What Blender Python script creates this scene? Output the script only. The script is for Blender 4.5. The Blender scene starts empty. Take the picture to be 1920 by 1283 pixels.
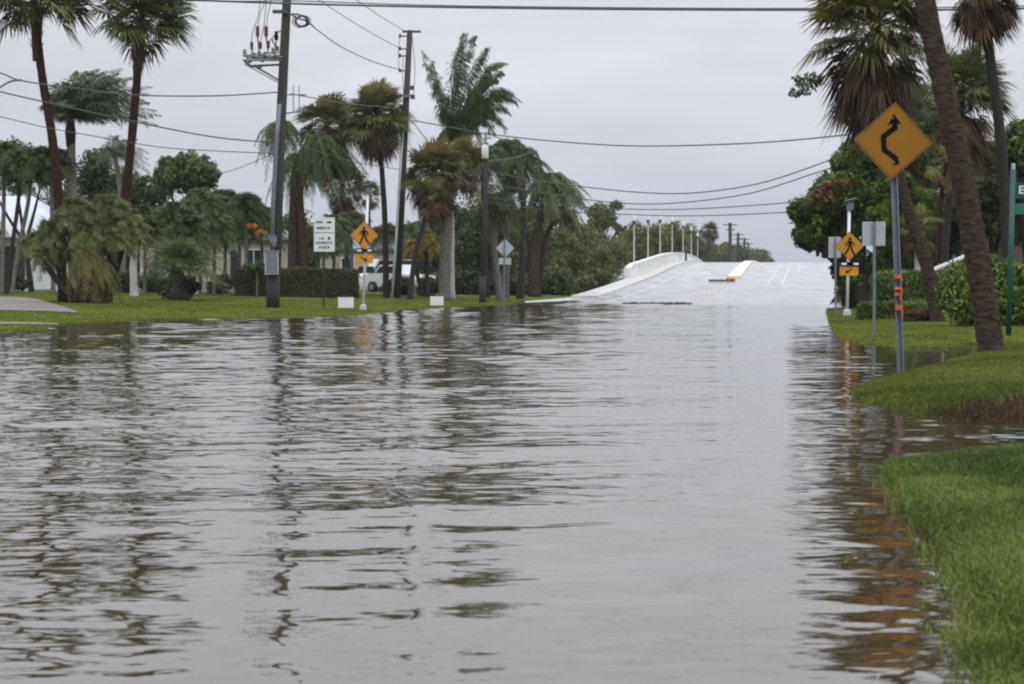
import bpy, math, random
import numpy as np
from mathutils import Vector
PI = math.pi
R = math.radians
C = bpy.context.scene.collection
scene = bpy.context.scene
rng = np.random.default_rng(7)
random.seed(7)

# ------------------------------------------------------------------ camera model
FPX, CX, CY, HOR, CAMH = 4267.0, 960.0, 641.5, 520.0, 1.33
PITCH = math.atan((CY - HOR) / FPX)
def ray(px, py):
    x = (px - CX) / FPX; y = -(py - CY) / FPX
    d = np.array([x, math.cos(PITCH) + y * math.sin(PITCH), -math.sin(PITCH) + y * math.cos(PITCH)])
    return d / d[1]
def at(px, py, Y):
    """world point seen at pixel (px,py) of the photograph, Y metres ahead"""
    return np.array([0, 0, CAMH]) + ray(px, py) * Y
def flat(px, py, z=0.0):
    d = ray(px, py); return (np.array([0, 0, CAMH]) + d * ((z - CAMH) / d[2]))

# ------------------------------------------------------------------ terrain
def deck(Y):
    return np.interp(Y, [90, 100, 109, 125, 145, 165, 182, 200, 215, 228, 240, 252, 265, 280, 295, 310, 331, 380, 430, 3000],
                     [-.30, -.06, -.005, .10, .40, .80, 1.18, 1.68, 2.12, 2.48, 2.75, 2.95, 3.08, 3.14, 3.08, 2.95, 2.5, 1.2, .5, .5])
def deck_s(Y):  # smoothed
    Y = np.asarray(Y, float); return sum(deck(Y + o) for o in (-9, -6, -3, 0, 3, 6, 9)) / 7
def vline(v, Y):   # x of a line that runs along the road, v metres right of the camera
    return v + 0.1219 * Y
def poly_px(pts): return [tuple(flat(*p)[:2]) for p in pts]
LEFT = poly_px([(-40, 636), (40, 628), (100, 613), (200, 606), (300, 600), (450, 599), (600, 596), (700, 590), (760, 582), (830, 578),
                (920, 574), (1000, 568), (1060, 565), (1110, 561)])
LEFT = [(-14.5, 44.0), (-60, 40)][::-1] + LEFT[0:] + [(vline(-11.6, 150), 150), (vline(-11.6, 340), 340), (vline(-11.6, 3200), 3200), (-3200, 3200), (-3200, 30)]
RIGHT = poly_px([(1549, 574), (1549, 590), (1556, 612), (1568, 632), (1610, 645), (1700, 652), (1800, 655), (1850, 668)])
RIGHT = [(vline(1.6, 3200), 3200), (vline(5.6, 340), 340), (vline(5.4, 215), 215), (vline(1.9, 110), 110)] + RIGHT + \
        [tuple(flat(1960, 664)[:2]), (40, 28), (3200, 20), (3200, 3200)]
MOUND = poly_px([(1612, 738), (1640, 722), (1700, 703), (1760, 690), (1830, 668), (1845, 655), (1960, 640), (2300, 620), (2500, 700), (2200, 775), (2000, 782),
                 (1850, 790), (1760, 784), (1700, 772), (1650, 758)])
NEAR = poly_px([(1672, 880), (1682, 868), (1745, 860), (1820, 852), (1960, 845), (2400, 835)]) + [(30, 16), (30, 1), (1.2, 1), (1.2, 4)] + \
       poly_px([(1850, 1500), (1838, 1283), (1828, 1180), (1803, 1090), (1755, 1010), (1715, 945), (1685, 905)])
def sdist(poly, X, Y):
    X = np.asarray(X, float); Y = np.asarray(Y, float)
    d = np.full(X.shape, 1e9); ins = np.zeros(X.shape, bool); n = len(poly)
    for i in range(n):
        ax, ay = poly[i]; bx, by = poly[(i + 1) % n]
        ex, ey = bx - ax, by - ay
        t = np.clip(((X - ax) * ex + (Y - ay) * ey) / (ex * ex + ey * ey + 1e-12), 0, 1)
        d = np.minimum(d, np.hypot(X - ax - t * ex, Y - ay - t * ey))
        if ay != by:
            c = ((ay > Y) != (by > Y)) & (X < (bx - ax) * (Y - ay) / (by - ay) + ax)
            ins ^= c
    return np.where(ins, d, -d)
_W = [(rng.uniform(.3, 1.6), rng.uniform(0, 2 * PI), rng.uniform(0, 2 * PI)) for _ in range(14)]
def lump(X, Y, f=1.0):
    s = 0
    for k, a, p in _W: s = s + np.sin(f * k * 2.2 * (X * math.cos(a) + Y * math.sin(a)) + p)
    return s / 14
def terrain(X, Y):
    X = np.asarray(X, float); Y = np.asarray(Y, float)
    n = lump(X, Y, .6)
    a = sdist(LEFT, X, Y)
    hl = np.where(a > 0, .50 * (1 - np.exp(-a / 12)) + .0024 * np.minimum(a, 100) + .02 * n, .06 * a)
    dk = np.where(Y > 112, deck_s(Y) - .06 - .33 * np.abs(X - vline(-13.2, Y)), -9)
    hl = np.where((a > 0) & (X < vline(-11.5, Y)), np.maximum(hl, dk), hl)
    b = sdist(RIGHT, X, Y) 
    hr = np.where(b > 0, .11 * (1 - np.exp(-b / 2)) + .10 * (1 - np.exp(-b / 25)) + .012 * n, .12 * b)
    dk = np.where(Y > 112, deck_s(Y) - .06 - .33 * np.abs(X - vline(6.6, Y)), -9)
    hr = np.where((b > 0), np.maximum(hr, dk), hr)
    c = sdist(MOUND, X, Y) + .08 * lump(X, Y, 2.5)
    hm = np.where(c > 0, .13 * (1 - np.exp(-c / .8)) + .03 * lump(X, Y, 1.6), .2 * c)
    e = sdist(NEAR, X, Y) + .03 * lump(X, Y, 6)
    hn = np.where(e > 0, .10 * (1 - np.exp(-e / 1.2)) + .008 * lump(X, Y, 4), .15 * e)
    return np.maximum(np.maximum(np.maximum(hl, hr), np.maximum(hm, hn)), -.3)
def tz(x, y): return float(terrain(np.array([x]), np.array([y]))[0])
def G(px, py, Y0=6, Y1=420):
    """where the pixel ray meets the land"""
    d = ray(px, py); Y = np.arange(Y0, Y1, .25)
    z = CAMH + d[2] * Y; t = np.maximum(terrain(d[0] * Y, Y), 0)
    k = np.nonzero(z <= t)[0]
    y = Y[k[0]] if len(k) else Y1
    return np.array([d[0] * y, y, tz(d[0] * y, y)])
def B(px, Y):
    x = (px - CX) / FPX * Y; return np.array([x, Y, tz(x, Y)])

# ------------------------------------------------------------------ materials
def newmat(name):
    m = bpy.data.materials.new(name); m.use_nodes = True
    nt = m.node_tree; b = nt.nodes['Principled BSDF']; return m, nt, b
def lin(c): return tuple(c) + (1,)
def mat(name, col, rough=.8, var=.18, scale=3.0, bump=0.0, bscale=20.0, metal=0.0, col2=None, spec=.5, stretch=(1, 1, 1)):
    m, nt, b = newmat(name); N = nt.nodes; L = nt.links
    tc = N.new('ShaderNodeTexCoord'); mp = N.new('ShaderNodeMapping'); mp.inputs['Scale'].default_value = stretch
    L.new(tc.outputs['Object'], mp.inputs[0])
    no = N.new('ShaderNodeTexNoise'); no.inputs['Scale'].default_value = scale; no.inputs['Detail'].default_value = 6
    L.new(mp.outputs[0], no.inputs['Vector'])
    cr = N.new('ShaderNodeValToRGB'); L.new(no.outputs['Fac'], cr.inputs[0])
    c2 = col2 or tuple(min(1, c * (1 + var)) for c in col); c1 = tuple(c * (1 - var) for c in col)
    cr.color_ramp.elements[0].position = .32; cr.color_ramp.elements[1].position = .68
    cr.color_ramp.elements[0].color = lin(c1); cr.color_ramp.elements[1].color = lin(c2)
    L.new(cr.outputs[0], b.inputs['Base Color'])
    b.inputs['Roughness'].default_value = rough; b.inputs['Metallic'].default_value = metal
    b.inputs['Specular IOR Level'].default_value = spec
    if bump:
        n2 = N.new('ShaderNodeTexNoise'); n2.inputs['Scale'].default_value = bscale; n2.inputs['Detail'].default_value = 8
        L.new(mp.outputs[0], n2.inputs['Vector'])
        bp = N.new('ShaderNodeBump'); bp.inputs['Strength'].default_value = bump; bp.inputs['Distance'].default_value = .05
        L.new(n2.outputs['Fac'], bp.inputs['Height']); L.new(bp.outputs[0], b.inputs['Normal'])
    return m
def leafmat(name, c0, c1, c2, rough=.5, trans=.22, spec=.25, k=1.6):
    if 'grass' in name or 'turf' in name or 'mound' in name: k = 1.0
    if 'brown' in name: k = .8
    if 'mangrove' in name: k = 1.35
    c0 = tuple(c * .8 for c in c0); c0, c1, c2 = [(c[0] * k * 1.04, c[1] * k, c[2] * k * .88) for c in (c0, c1, c2)]
    m, nt, b = newmat(name); N = nt.nodes; L = nt.links
    a = N.new('ShaderNodeAttribute'); a.attribute_name = 'tint'
    cr = N.new('ShaderNodeValToRGB'); L.new(a.outputs['Fac'], cr.inputs[0])
    e = cr.color_ramp.elements; e[0].color = lin(c0); e[1].color = lin(c2); e[0].position = 0; e[1].position = 1
    k = e.new(.5); k.color = lin(c1)
    L.new(cr.outputs[0], b.inputs['Base Color']); b.inputs['Roughness'].default_value = rough
    b.inputs['Specular IOR Level'].default_value = spec
    t = N.new('ShaderNodeBsdfTranslucent'); L.new(cr.outputs[0], t.inputs[0])
    mx = N.new('ShaderNodeMixShader'); mx.inputs[0].default_value = trans
    L.new(b.outputs[0], mx.inputs[1]); L.new(t.outputs[0], mx.inputs[2])
    L.new(mx.outputs[0], N['Material Output'].inputs['Surface'])
    return m
M = {}
M['fan'] = leafmat('fan_palm_green', (.024, .034, .012), (.062, .080, .026), (.15, .165, .065))
M['fan_warm'] = leafmat('fan_palm_olive', (.03, .036, .012), (.085, .085, .03), (.18, .15, .06))
M['dead'] = leafmat('dead_frond_brown', (.045, .028, .018), (.13, .078, .045), (.27, .17, .095), trans=.12, rough=.8)
M['feather'] = leafmat('feather_palm_green', (.020, .034, .013), (.046, .068, .024), (.11, .135, .055))
M['grey_feather'] = leafmat('grey_green_palm', (.026, .036, .020), (.060, .080, .046), (.14, .165, .10))
M['leaf'] = leafmat('broad_leaf_green', (.012, .022, .005), (.046, .076, .014), (.17, .23, .04))
M['leaf_dark'] = leafmat('dark_leaf_green', (.012, .020, .007), (.032, .048, .014), (.085, .11, .03))
M['leaf_red'] = leafmat('reddish_leaf', (.03, .03, .008), (.075, .045, .018), (.16, .07, .03))
M['mangrove'] = leafmat('mangrove_green', (.030, .038, .012), (.075, .092, .026), (.15, .165, .055))
M['hedge'] = leafmat('hedge_green', (.02, .034, .006), (.05, .08, .012), (.13, .18, .03))
M['hedge_dark'] = leafmat('dark_hedge_green', (.014, .018, .006), (.030, .037, .011), (.07, .078, .022))
M['orange_leaf'] = leafmat('orange_bract', (.08, .07, .02), (.20, .09, .02), (.36, .12, .02))
M['yellow_leaf'] = leafmat('yellowing_leaf', (.10, .08, .015), (.2, .15, .03), (.3, .2, .04))
M['grass_blade'] = leafmat('grass_blade_green', (.022, .042, .004), (.078, .128, .012), (.25, .31, .08), rough=.45, spec=.2, trans=.3)
M['turf_blade'] = leafmat('turf_blade_green', (.06, .086, .013), (.145, .188, .030), (.27, .30, .065), rough=.6, trans=.3, spec=.15)
M['mound_blade'] = leafmat('mound_blade_green', (.045, .068, .010), (.098, .135, .020), (.21, .235, .06), rough=.6, trans=.3, spec=.15)
M['straw'] = leafmat('straw_brown', (.03, .02, .012), (.075, .048, .028), (.16, .11, .06), rough=.8)
M['bark'] = mat('palm_bark', (.044, .029, .021), .95, .45, 6, .9, 30, stretch=(1, 1, 3), col2=(.105, .075, .055), spec=.15)
M['bark_red'] = mat('reddish_palm_bark', (.034, .016, .011), .95, .4, 8, .9, 35, stretch=(1, 1, 3), col2=(.07, .034, .024), spec=.15)
M['bark_dark'] = mat('dark_bark', (.022, .017, .013), .9, .4, 8, .8, 30)
M['bark_grey'] = mat('grey_palm_bark', (.12, .105, .095), .95, .25, 5, .6, 20, stretch=(1, 1, 4), col2=(.21, .19, .17), spec=.15)
M['bark_pale'] = mat('pale_trunk', (.38, .37, .35), .8, .2, 5, .4, 20)
M['wood_pole'] = mat('weathered_pole_wood', (.045, .043, .036), .85, .35, 2, .4, 40, stretch=(6, 6, .4))
M['dark_pole'] = mat('dark_wood_pole', (.03, .028, .024), .85, .3, 2, .3, 40, stretch=(6, 6, .4))
M['galv'] = mat('galvanised_steel', (.15, .17, .20), .5, .15, 6, .1, 40, metal=.2)
M['grey_box'] = mat('grey_painted_metal', (.36, .38, .41), .5, .08, 4)
M['white'] = mat('white_paint', (.72, .73, .72), .45, .05, 3)
M['dirty_white'] = mat('dirty_white_paint', (.62, .63, .62), .6, .12, 2.5)
M['sign_back'] = mat('sign_back_aluminium', (.42, .44, .46), .45, .07, 5, metal=.3)
M['amber'] = mat('amber_sign_face', (.50, .215, .006), .5, .06, 2)
M['amber_deep'] = mat('deep_amber_sign_face', (.275, .118, .002), .55, .06, 2, spec=.3)
M['amber_edge'] = mat('amber_sign_border', (.15, .06, .004), .5, .1, 4)
M['orange_y'] = mat('faded_amber_plate', (.58, .27, .02), .5, .2, 9)
M['black'] = mat('black_ink', (.008, .006, .004), .8, .1, 4, spec=.1)
M['ink_grey'] = mat('faded_ink', (.07, .07, .08), .6, .1, 4)
M['ins_red'] = mat('red_brown_porcelain', (.12, .018, .012), .3, .15, 5)
M['ins_grey'] = mat('grey_porcelain', (.20, .21, .20), .4, .2, 6)
M['steel_dark'] = mat('dark_hardware_steel', (.06, .065, .07), .5, .2, 8, metal=.4)
M['cable'] = mat('cable_sheath', (.07, .075, .085), .6, .1, 2)
M['green_post'] = mat('green_post_paint', (.012, .075, .06), .5, .15, 4)
M['green_sign'] = mat('green_sign_face', (.0, .05, .035), .45, .08, 3)
M['teal_sign'] = mat('pale_green_sign_face', (.015, .13, .10), .45, .08, 3)
M['ribbon'] = mat('orange_tape', (.50, .095, .03), .5, .15, 30)
M['concrete'] = mat('pale_concrete', (.50, .49, .46), .75, .12, 1.2, .15, 30)
M['parapet'] = mat('white_painted_concrete', (.66, .66, .62), .7, .12, .5, .2, 14, stretch=(1, .3, 2.5), col2=(.78, .78, .75))
M['drive'] = mat('driveway_concrete', (.17, .145, .125), .7, .12, .7, .15, 25)
M['kerb'] = mat('kerb_concrete', (.17, .155, .14), .8, .2, 1.5, .2, 25)
M['line_white'] = mat('white_road_paint', (.50, .50, .49), .4, .08, 2)
M['line_yellow'] = mat('yellow_road_paint', (.48, .36, .27), .4, .2, 2)
M['yellow'] = mat('yellow_paint', (.55, .42, .16), .5, .1, 3)
M['rust'] = mat('rust_brown', (.16, .07, .045), .7, .3, 6)
M['wall_beige'] = mat('beige_stucco', (.42, .37, .31), .85, .06, 1.0, .15, 60)
M['wall_white'] = mat('white_wall', (.62, .63, .64), .8, .05, 1.0, .1, 60)
M['wall_brown'] = mat('brown_stucco', (.17, .125, .11), .85, .08, 1.0, .15, 60)
M['roof_white'] = mat('white_tile_roof', (.52, .54, .56), .7, .1, .8, .3, 12)
M['roof_grey'] = mat('grey_shingle_roof', (.20, .21, .22), .85, .15, 2.0, .3, 25)
M['dark_open'] = mat('dark_infill', (.014, .016, .018), .5, .2, 3)
M['glass'] = mat('window_glass', (.02, .025, .03), .08, .1, 1)
M['tyre'] = mat('tyre_rubber', (.015, .015, .015), .8, .1, 5)
M['chrome'] = mat('wheel_rim', (.5, .5, .52), .3, .05, 5, metal=.8)
M['car_white'] = mat('car_white', (.7, .71, .73), .25, .02, 1)
M['lamp_glass'] = mat('lamp_lens', (.75, .76, .78), .3, .05, 3)
M['red_lens'] = mat('red_lens', (.3, .01, .01), .3, .05, 3)
M['debris'] = mat('leaf_debris', (.05, .045, .035), .9, .5, 20, .6, 40)

# ------------------------------------------------------------------ mesh helpers
def nrm(v): v = np.asarray(v, float); return v / (np.linalg.norm(v) + 1e-12)
class Geo:
    def __init__(s): s.V = []; s.F = []; s.T = []; s.n = 0
    def add(s, V, F, tint=.5):
        V = np.asarray(V, float).reshape(-1, 3)
        s.V.append(V)
        if isinstance(F, np.ndarray): s.F.append(F + s.n)
        else:
            by = {}
            for f in F: by.setdefault(len(f), []).append(f)
            for k, l in by.items(): s.F.append(np.array(l, int) + s.n)
        t = np.asarray(tint, float); s.T.append(np.full(len(V), float(t)) if t.ndim == 0 else t)
        s.n += len(V); return s
    def box(s, c, size, ax=None, ay=None, az=None):
        ax = nrm(ax) if ax is not None else np.array([1., 0, 0]); ay = nrm(ay) if ay is not None else np.array([0, 1., 0])
        az = nrm(az) if az is not None else nrm(np.cross(ax, ay))
        c = np.asarray(c, float); V = []
        for k in (-.5, .5):
            for i, j in ((-.5, -.5), (.5, -.5), (.5, .5), (-.5, .5)):
                V.append(c + ax * size[0] * i + ay * size[1] * j + az * size[2] * k)
        return s.add(V, [(3, 2, 1, 0), (4, 5, 6, 7), (0, 1, 5, 4), (1, 2, 6, 5), (2, 3, 7, 6), (3, 0, 4, 7)])
    def prism(s, pts, o, ax, ay, depth):
        """2-D outline pts on plane (ax,ay) at o, extruded by depth along -(ax x ay)"""
        ax = nrm(ax); ay = nrm(ay); n = np.cross(ax, ay)
        f = [np.asarray(o) + ax * a + ay * b for a, b in pts]; bk = [p - n * depth for p in f]
        k = len(pts); F = [tuple(range(k)), tuple(range(2 * k - 1, k - 1, -1))]
        for i in range(k): j = (i + 1) % k; F.append((j, i, i + k, j + k))
        return s.add(f + bk, F)
    def tube(s, P, rad, n=8, cap=True, tint=.5, wob=0):
        P = [np.asarray(p, float) for p in P]; m = len(P)
        rad = [rad] * m if np.isscalar(rad) else list(rad)
        V = []; a = None
        for i in range(m):
            t = nrm(P[min(i + 1, m - 1)] - P[max(i - 1, 0)])
            if a is None: a = nrm(np.cross(t, [0, 1, 0.3] if abs(t[1]) < .9 else [1, 0, 0]))
            a = nrm(a - t * np.dot(a, t)); b = np.cross(t, a)
            for k in range(n):
                q = 2 * PI * k / n; r = rad[i] * (1 + (wob * random.uniform(-1, 1) if wob else 0))
                V.append(P[i] + (a * math.cos(q) + b * math.sin(q)) * r)
        F = []
        for i in range(m - 1):
            for k in range(n):
                l = (k + 1) % n; F.append((i * n + k, i * n + l, (i + 1) * n + l, (i + 1) * n + k))
        if cap: F += [tuple(range(n))[::-1], tuple((m - 1) * n + k for k in range(n))]
        return s.add(V, F, tint)
    def obj(s, name, m, parent=None, smooth=False, off=None):
        V = np.concatenate(s.V); T = np.concatenate(s.T)
        o = off if off is not None else (ORG.get(parent.name, np.zeros(3)) if parent else np.zeros(3))
        me = bpy.data.meshes.new(name); me.vertices.add(len(V)); me.vertices.foreach_set('co', (V - o).astype(np.float32).ravel())
        nl = sum(f.size for f in s.F); npoly = sum(len(f) for f in s.F)
        me.loops.add(nl); me.polygons.add(npoly)
        me.loops.foreach_set('vertex_index', np.concatenate([f.ravel() for f in s.F]).astype(np.int32))
        cnt = np.concatenate([np.full(len(f), f.shape[1]) for f in s.F])
        me.polygons.foreach_set('loop_start', np.concatenate([[0], np.cumsum(cnt)[:-1]]).astype(np.int32))
        me.polygons.foreach_set('use_smooth', np.full(npoly, bool(smooth)))
        me.update(calc_edges=True); me.validate()
        at_ = me.attributes.new('tint', 'FLOAT', 'POINT')
        if len(me.vertices) == len(T): at_.data.foreach_set('value', T.astype(np.float32))
        me.materials.append(M[m] if isinstance(m, str) else m)
        ob = bpy.data.objects.new(name, me); C.objects.link(ob)
        if parent: ob.parent = parent; ORG[ob.name] = ORG.get(parent.name, np.zeros(3))
        return ob
ORG = {}
def tag(o, label, cat, group=None):
    o['label'] = label; o['category'] = cat
    if group: o['group'] = group
    return o
def thing(name, label, cat, loc, group=None):
    o = bpy.data.objects.new(name, None); C.objects.link(o); o.location = tuple(float(c) for c in loc)
    o.empty_display_size = .2
    ORG[o.name] = np.asarray(loc, float); return tag(o, label, cat, group)
def struct(name, g, m, smooth=False, kind='structure'):
    o = g.obj(name, m, None, smooth); o['kind'] = kind; return o
def solo(name, g, m, label, cat, loc, group=None, smooth=False):
    """a thing that is one mesh, its origin at loc"""
    o = g.obj(name, m, None, smooth, off=np.asarray(loc, float)); o.location = tuple(float(c) for c in loc)
    return tag(o, label, cat, group)
def spline(P, n=12):
    P = [np.asarray(p, float) for p in P]
    if len(P) == 2: return [P[0] + (P[1] - P[0]) * k / n for k in range(n + 1)]
    Q = [2 * P[0] - P[1]] + P + [2 * P[-1] - P[-2]]; out = []
    for i in range(1, len(Q) - 2):
        a, b, c, d = Q[i - 1:i + 3]
        for k in range(n):
            t = k / n; out.append(.5 * (2 * b + (c - a) * t + (2 * a - 5 * b + 4 * c - d) * t * t + (3 * b - a - 3 * c + d) * t ** 3))
    out.append(P[-1]); return out

# ------------------------------------------------------------------ setting: ground, water, road
def grid_mesh(XX, YY, ZZ, tint=.5):
    r, c = XX.shape; V = np.stack([XX, YY, ZZ], -1).reshape(-1, 3)
    i = np.arange(r - 1)[:, None] * c + np.arange(c - 1)[None]
    F = np.stack([i, i + 1, i + c + 1, i + c], -1).reshape(-1, 4)
    g = Geo(); g.add(V, F, tint); return g
def axis(segs):
    out = [];
    for a, b, st in segs: out += list(np.arange(a, b, st))
    return np.array(out + [segs[-1][1]])
yy = np.concatenate([[-60, -20, -5], np.exp(np.arange(math.log(2.0), math.log(3300), .009))])
uu = axis([(-1.6, -.5, .1), (-.5, -.28, .02), (-.28, .30, .004), (.30, .6, .02), (.6, 1.6, .1)])
YY, UU = np.meshgrid(yy, uu, indexing='ij'); XX = UU * (np.abs(YY) + 3)
ZZ = terrain(XX, YY)
inb = (XX > vline(-11.4, YY)) & (XX < vline(5.3, YY)) & (YY > 95) & (YY < 3000)
ZZ = np.where(inb, np.minimum(ZZ, deck_s(YY) - .35), ZZ)
gm, nt, b = newmat('lawn_and_soil'); N = nt.nodes; L = nt.links
geo = N.new('ShaderNodeNewGeometry')
n1 = N.new('ShaderNodeTexNoise'); n1.inputs['Scale'].default_value = .35; n1.inputs['Detail'].default_value = 8
n2 = N.new('ShaderNodeTexNoise'); n2.inputs['Scale'].default_value = 14; n2.inputs['Detail'].default_value = 6
L.new(geo.outputs['Position'], n1.inputs['Vector']); L.new(geo.outputs['Position'], n2.inputs['Vector'])
cr = N.new('ShaderNodeValToRGB'); cr.color_ramp.elements[0].position = .33; cr.color_ramp.elements[1].position = .68
cr.color_ramp.elements[0].color = (.060, .092, .012, 1); cr.color_ramp.elements[1].color = (.145, .185, .028, 1)
L.new(n1.outputs['Fac'], cr.inputs[0])
mx = N.new('ShaderNodeMix'); mx.data_type = 'RGBA'; mx.blend_type = 'MULTIPLY'; mx.inputs[0].default_value = .7
cr2 = N.new('ShaderNodeValToRGB'); cr2.color_ramp.elements[0].position = .3; cr2.color_ramp.elements[1].position = .7
cr2.color_ramp.elements[0].color = (.45, .45, .4, 1); cr2.color_ramp.elements[1].color = (1, 1, 1, 1)
L.new(n2.outputs['Fac'], cr2.inputs[0]); L.new(cr.outputs[0], mx.inputs[6]); L.new(cr2.outputs[0], mx.inputs[7])
soil = N.new('ShaderNodeAttribute'); soil.attribute_name = 'tint'
mx2 = N.new('ShaderNodeMix'); mx2.data_type = 'RGBA'; mx2.inputs[7].default_value = (.034, .019, .011, 1)
L.new(soil.outputs['Fac'], mx2.inputs[0]); L.new(mx.outputs[2], mx2.inputs[6]); L.new(mx2.outputs[2], b.inputs['Base Color'])
b.inputs['Roughness'].default_value = .95; b.inputs['Specular IOR Level'].default_value = .08
bp = N.new('ShaderNodeBump'); bp.inputs['Strength'].default_value = .7; bp.inputs['Distance'].default_value = .06
L.new(n2.outputs['Fac'], bp.inputs['Height']); L.new(bp.outputs[0], b.inputs['Normal'])
M['ground'] = gm
# bare soil: shoreline rim, the dirt bank below the mound and beds under trees
def soil_mask(X, Y, Z):
    s = np.clip((.035 - Z) / .02, 0, 1)
    c = sdist(MOUND, X, Y)
    dirt = poly_px([(1725, 774), (1800, 768), (2100, 764), (2300, 790), (1850, 800), (1730, 796)])
    s = np.maximum(s, np.clip(sdist(dirt, X, Y) / .25 + .6, 0, 1) * (c > -1))
    for (px, Y0, rx, ry) in BEDS:
        x0 = (px - CX) / FPX * Y0
        s = np.maximum(s, np.clip(1.4 - np.hypot((X - x0) / rx, (Y - Y0) / ry), 0, 1))
    return np.clip(s + .25 * lump(X, Y, 5) * (s > .05), 0, 1)
BEDS = [(160, 88, 2.3, 3.5), (335, 98, 1.8, 3), (700, 128, 3.5, 5), (1000, 120, 1.2, 2), (1725, 66, .8, 1.5), (1858, 38, .4, .5)]
g = grid_mesh(XX, YY, ZZ, soil_mask(XX, YY, ZZ).ravel())
struct('ground', g, 'ground', True)

# water: one rippled sheet of flood water
wy = np.concatenate([np.exp(np.arange(math.log(4.5), math.log(112), .00165)), [115, 120, 126]])
wu = axis([(-.6, -.27, .03), (-.27, .27, .0024), (.27, .6, .03)])
WY, WU = np.meshgrid(wy, wu, indexing='ij'); WX = WU * WY
WZ = np.zeros_like(WX); comps = []
rw = np.random.default_rng(11)
def ripple(n, l0, l1, spread, slope, near, seed):
    rw = np.random.default_rng(seed); out = np.zeros_like(WX)
    for k in range(n):
        lam = math.exp(rw.uniform(math.log(l0), math.log(l1))); ang = rw.normal(0, spread) + PI / 2 + .1; ph = rw.uniform(0, 2 * PI)
        kk = 2 * PI / lam; w = np.clip(lam / (WY * .0034) - .8, 0, 1)
        out += slope / kk * math.sqrt(2.0 / n) * w * np.sin(kk * (WX * math.cos(ang) + WY * math.sin(ang)) + ph)
    return out * np.interp(WY, [5, 9, 14, 22], near)
pa = np.clip(.70 + 1.1 * lump(WX * .30 + 3, WY * .17) + .7 * lump(WX * 1.0, WY * .5 + 9), .15, 1.7)
pb = np.clip(.80 + .9 * lump(WX * .5 - 7, WY * .25 + 4), .3, 1.6)
WZ = ripple(44, .14, .5, .6, .044, [.50, .55, .85, 1.0], 11) * pa + ripple(36, .5, 1.5, .45, .037, [.55, .60, .85, 1.0], 12) * pb + ripple(20, 1.5, 5, .7, .016, [.7, .8, 1, 1], 13)
edge = np.clip((WX - vline(-2.6, WY)) / 1.6, 0, 1)          # lee of the right bank: calmer
WZ *= (1 - .35 * edge) * (1 - .65 * np.clip((WX - vline(1.3, WY)) / .8, 0, 1))
wm, nt, b = newmat('flood_water'); N = nt.nodes; L = nt.links
b.inputs['Base Color'].default_value = (.056, .040, .020, 1); b.inputs['Roughness'].default_value = .02
b.inputs['IOR'].default_value = 1.66
geo = N.new('ShaderNodeNewGeometry'); mp = N.new('ShaderNodeMapping'); mp.inputs['Scale'].default_value = (.55, 1.0, 1)
L.new(geo.outputs['Position'], mp.inputs[0])
nz = N.new('ShaderNodeTexNoise'); nz.inputs['Scale'].default_value = 9; nz.inputs['Detail'].default_value = 3; nz.inputs['Roughness'].default_value = .55
nz2 = N.new('ShaderNodeTexNoise'); nz2.inputs['Scale'].default_value = 2.2; nz2.inputs['Detail'].default_value = 4
L.new(mp.outputs[0], nz.inputs['Vector']); L.new(mp.outputs[0], nz2.inputs['Vector'])
bp = N.new('ShaderNodeBump'); bp.inputs['Strength'].default_value = .4; bp.inputs['Distance'].default_value = .002
bp2 = N.new('ShaderNodeBump'); bp2.inputs['Strength'].default_value = .4; bp2.inputs['Distance'].default_value = .012
L.new(nz.outputs['Fac'], bp.inputs['Height']); L.new(nz2.outputs['Fac'], bp2.inputs['Height'])
L.new(bp2.outputs[0], bp.inputs['Normal']); L.new(bp.outputs[0], b.inputs['Normal'])
M['water'] = wm
g = grid_mesh(WX, WY, WZ); struct('water', g, 'water', True)

# wet road that climbs out of the flood on to the bridge
rm, nt, b = newmat('wet_asphalt'); N = nt.nodes; L = nt.links
geo = N.new('ShaderNodeNewGeometry'); mp = N.new('ShaderNodeMapping'); mp.inputs['Scale'].default_value = (1, .22, 1)
L.new(geo.outputs['Position'], mp.inputs[0])
nz = N.new('ShaderNodeTexNoise'); nz.inputs['Scale'].default_value = .9; nz.inputs['Detail'].default_value = 7; L.new(mp.outputs[0], nz.inputs['Vector'])
cr = N.new('ShaderNodeValToRGB'); cr.color_ramp.elements[0].color = (.30, .30, .30, 1); cr.color_ramp.elements[1].color = (.50, .49, .475, 1)
cr.color_ramp.elements[0].position = .35; cr.color_ramp.elements[1].position = .7
L.new(nz.outputs['Fac'], cr.inputs[0])
sz = N.new('ShaderNodeSeparateXYZ'); L.new(geo.outputs['Position'], sz.inputs[0]); wet = N.new('ShaderNodeMapRange'); wet.inputs['From Min'].default_value = .05; wet.inputs['From Max'].default_value = 1.6; L.new(sz.outputs['Z'], wet.inputs['Value'])
wm_ = N.new('ShaderNodeMix'); wm_.data_type = 'RGBA'; wm_.blend_type = 'MULTIPLY'; wm_.inputs[0].default_value = 1; dk_ = N.new('ShaderNodeMix'); dk_.data_type = 'RGBA'; dk_.inputs[6].default_value = (.80, .80, .81, 1); dk_.inputs[7].default_value = (1, 1, 1, 1); L.new(wet.outputs[0], dk_.inputs[0]); L.new(cr.outputs[0], wm_.inputs[6]); L.new(dk_.outputs[2], wm_.inputs[7]); L.new(wm_.outputs[2], b.inputs['Base Color'])
mr = N.new('ShaderNodeMapRange'); mr.inputs['To Min'].default_value = .10; mr.inputs['To Max'].default_value = .32
L.new(nz.outputs['Fac'], mr.inputs['Value']); L.new(mr.outputs[0], b.inputs['Roughness']); b.inputs['IOR'].default_value = 1.6
M['road'] = rm
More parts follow.
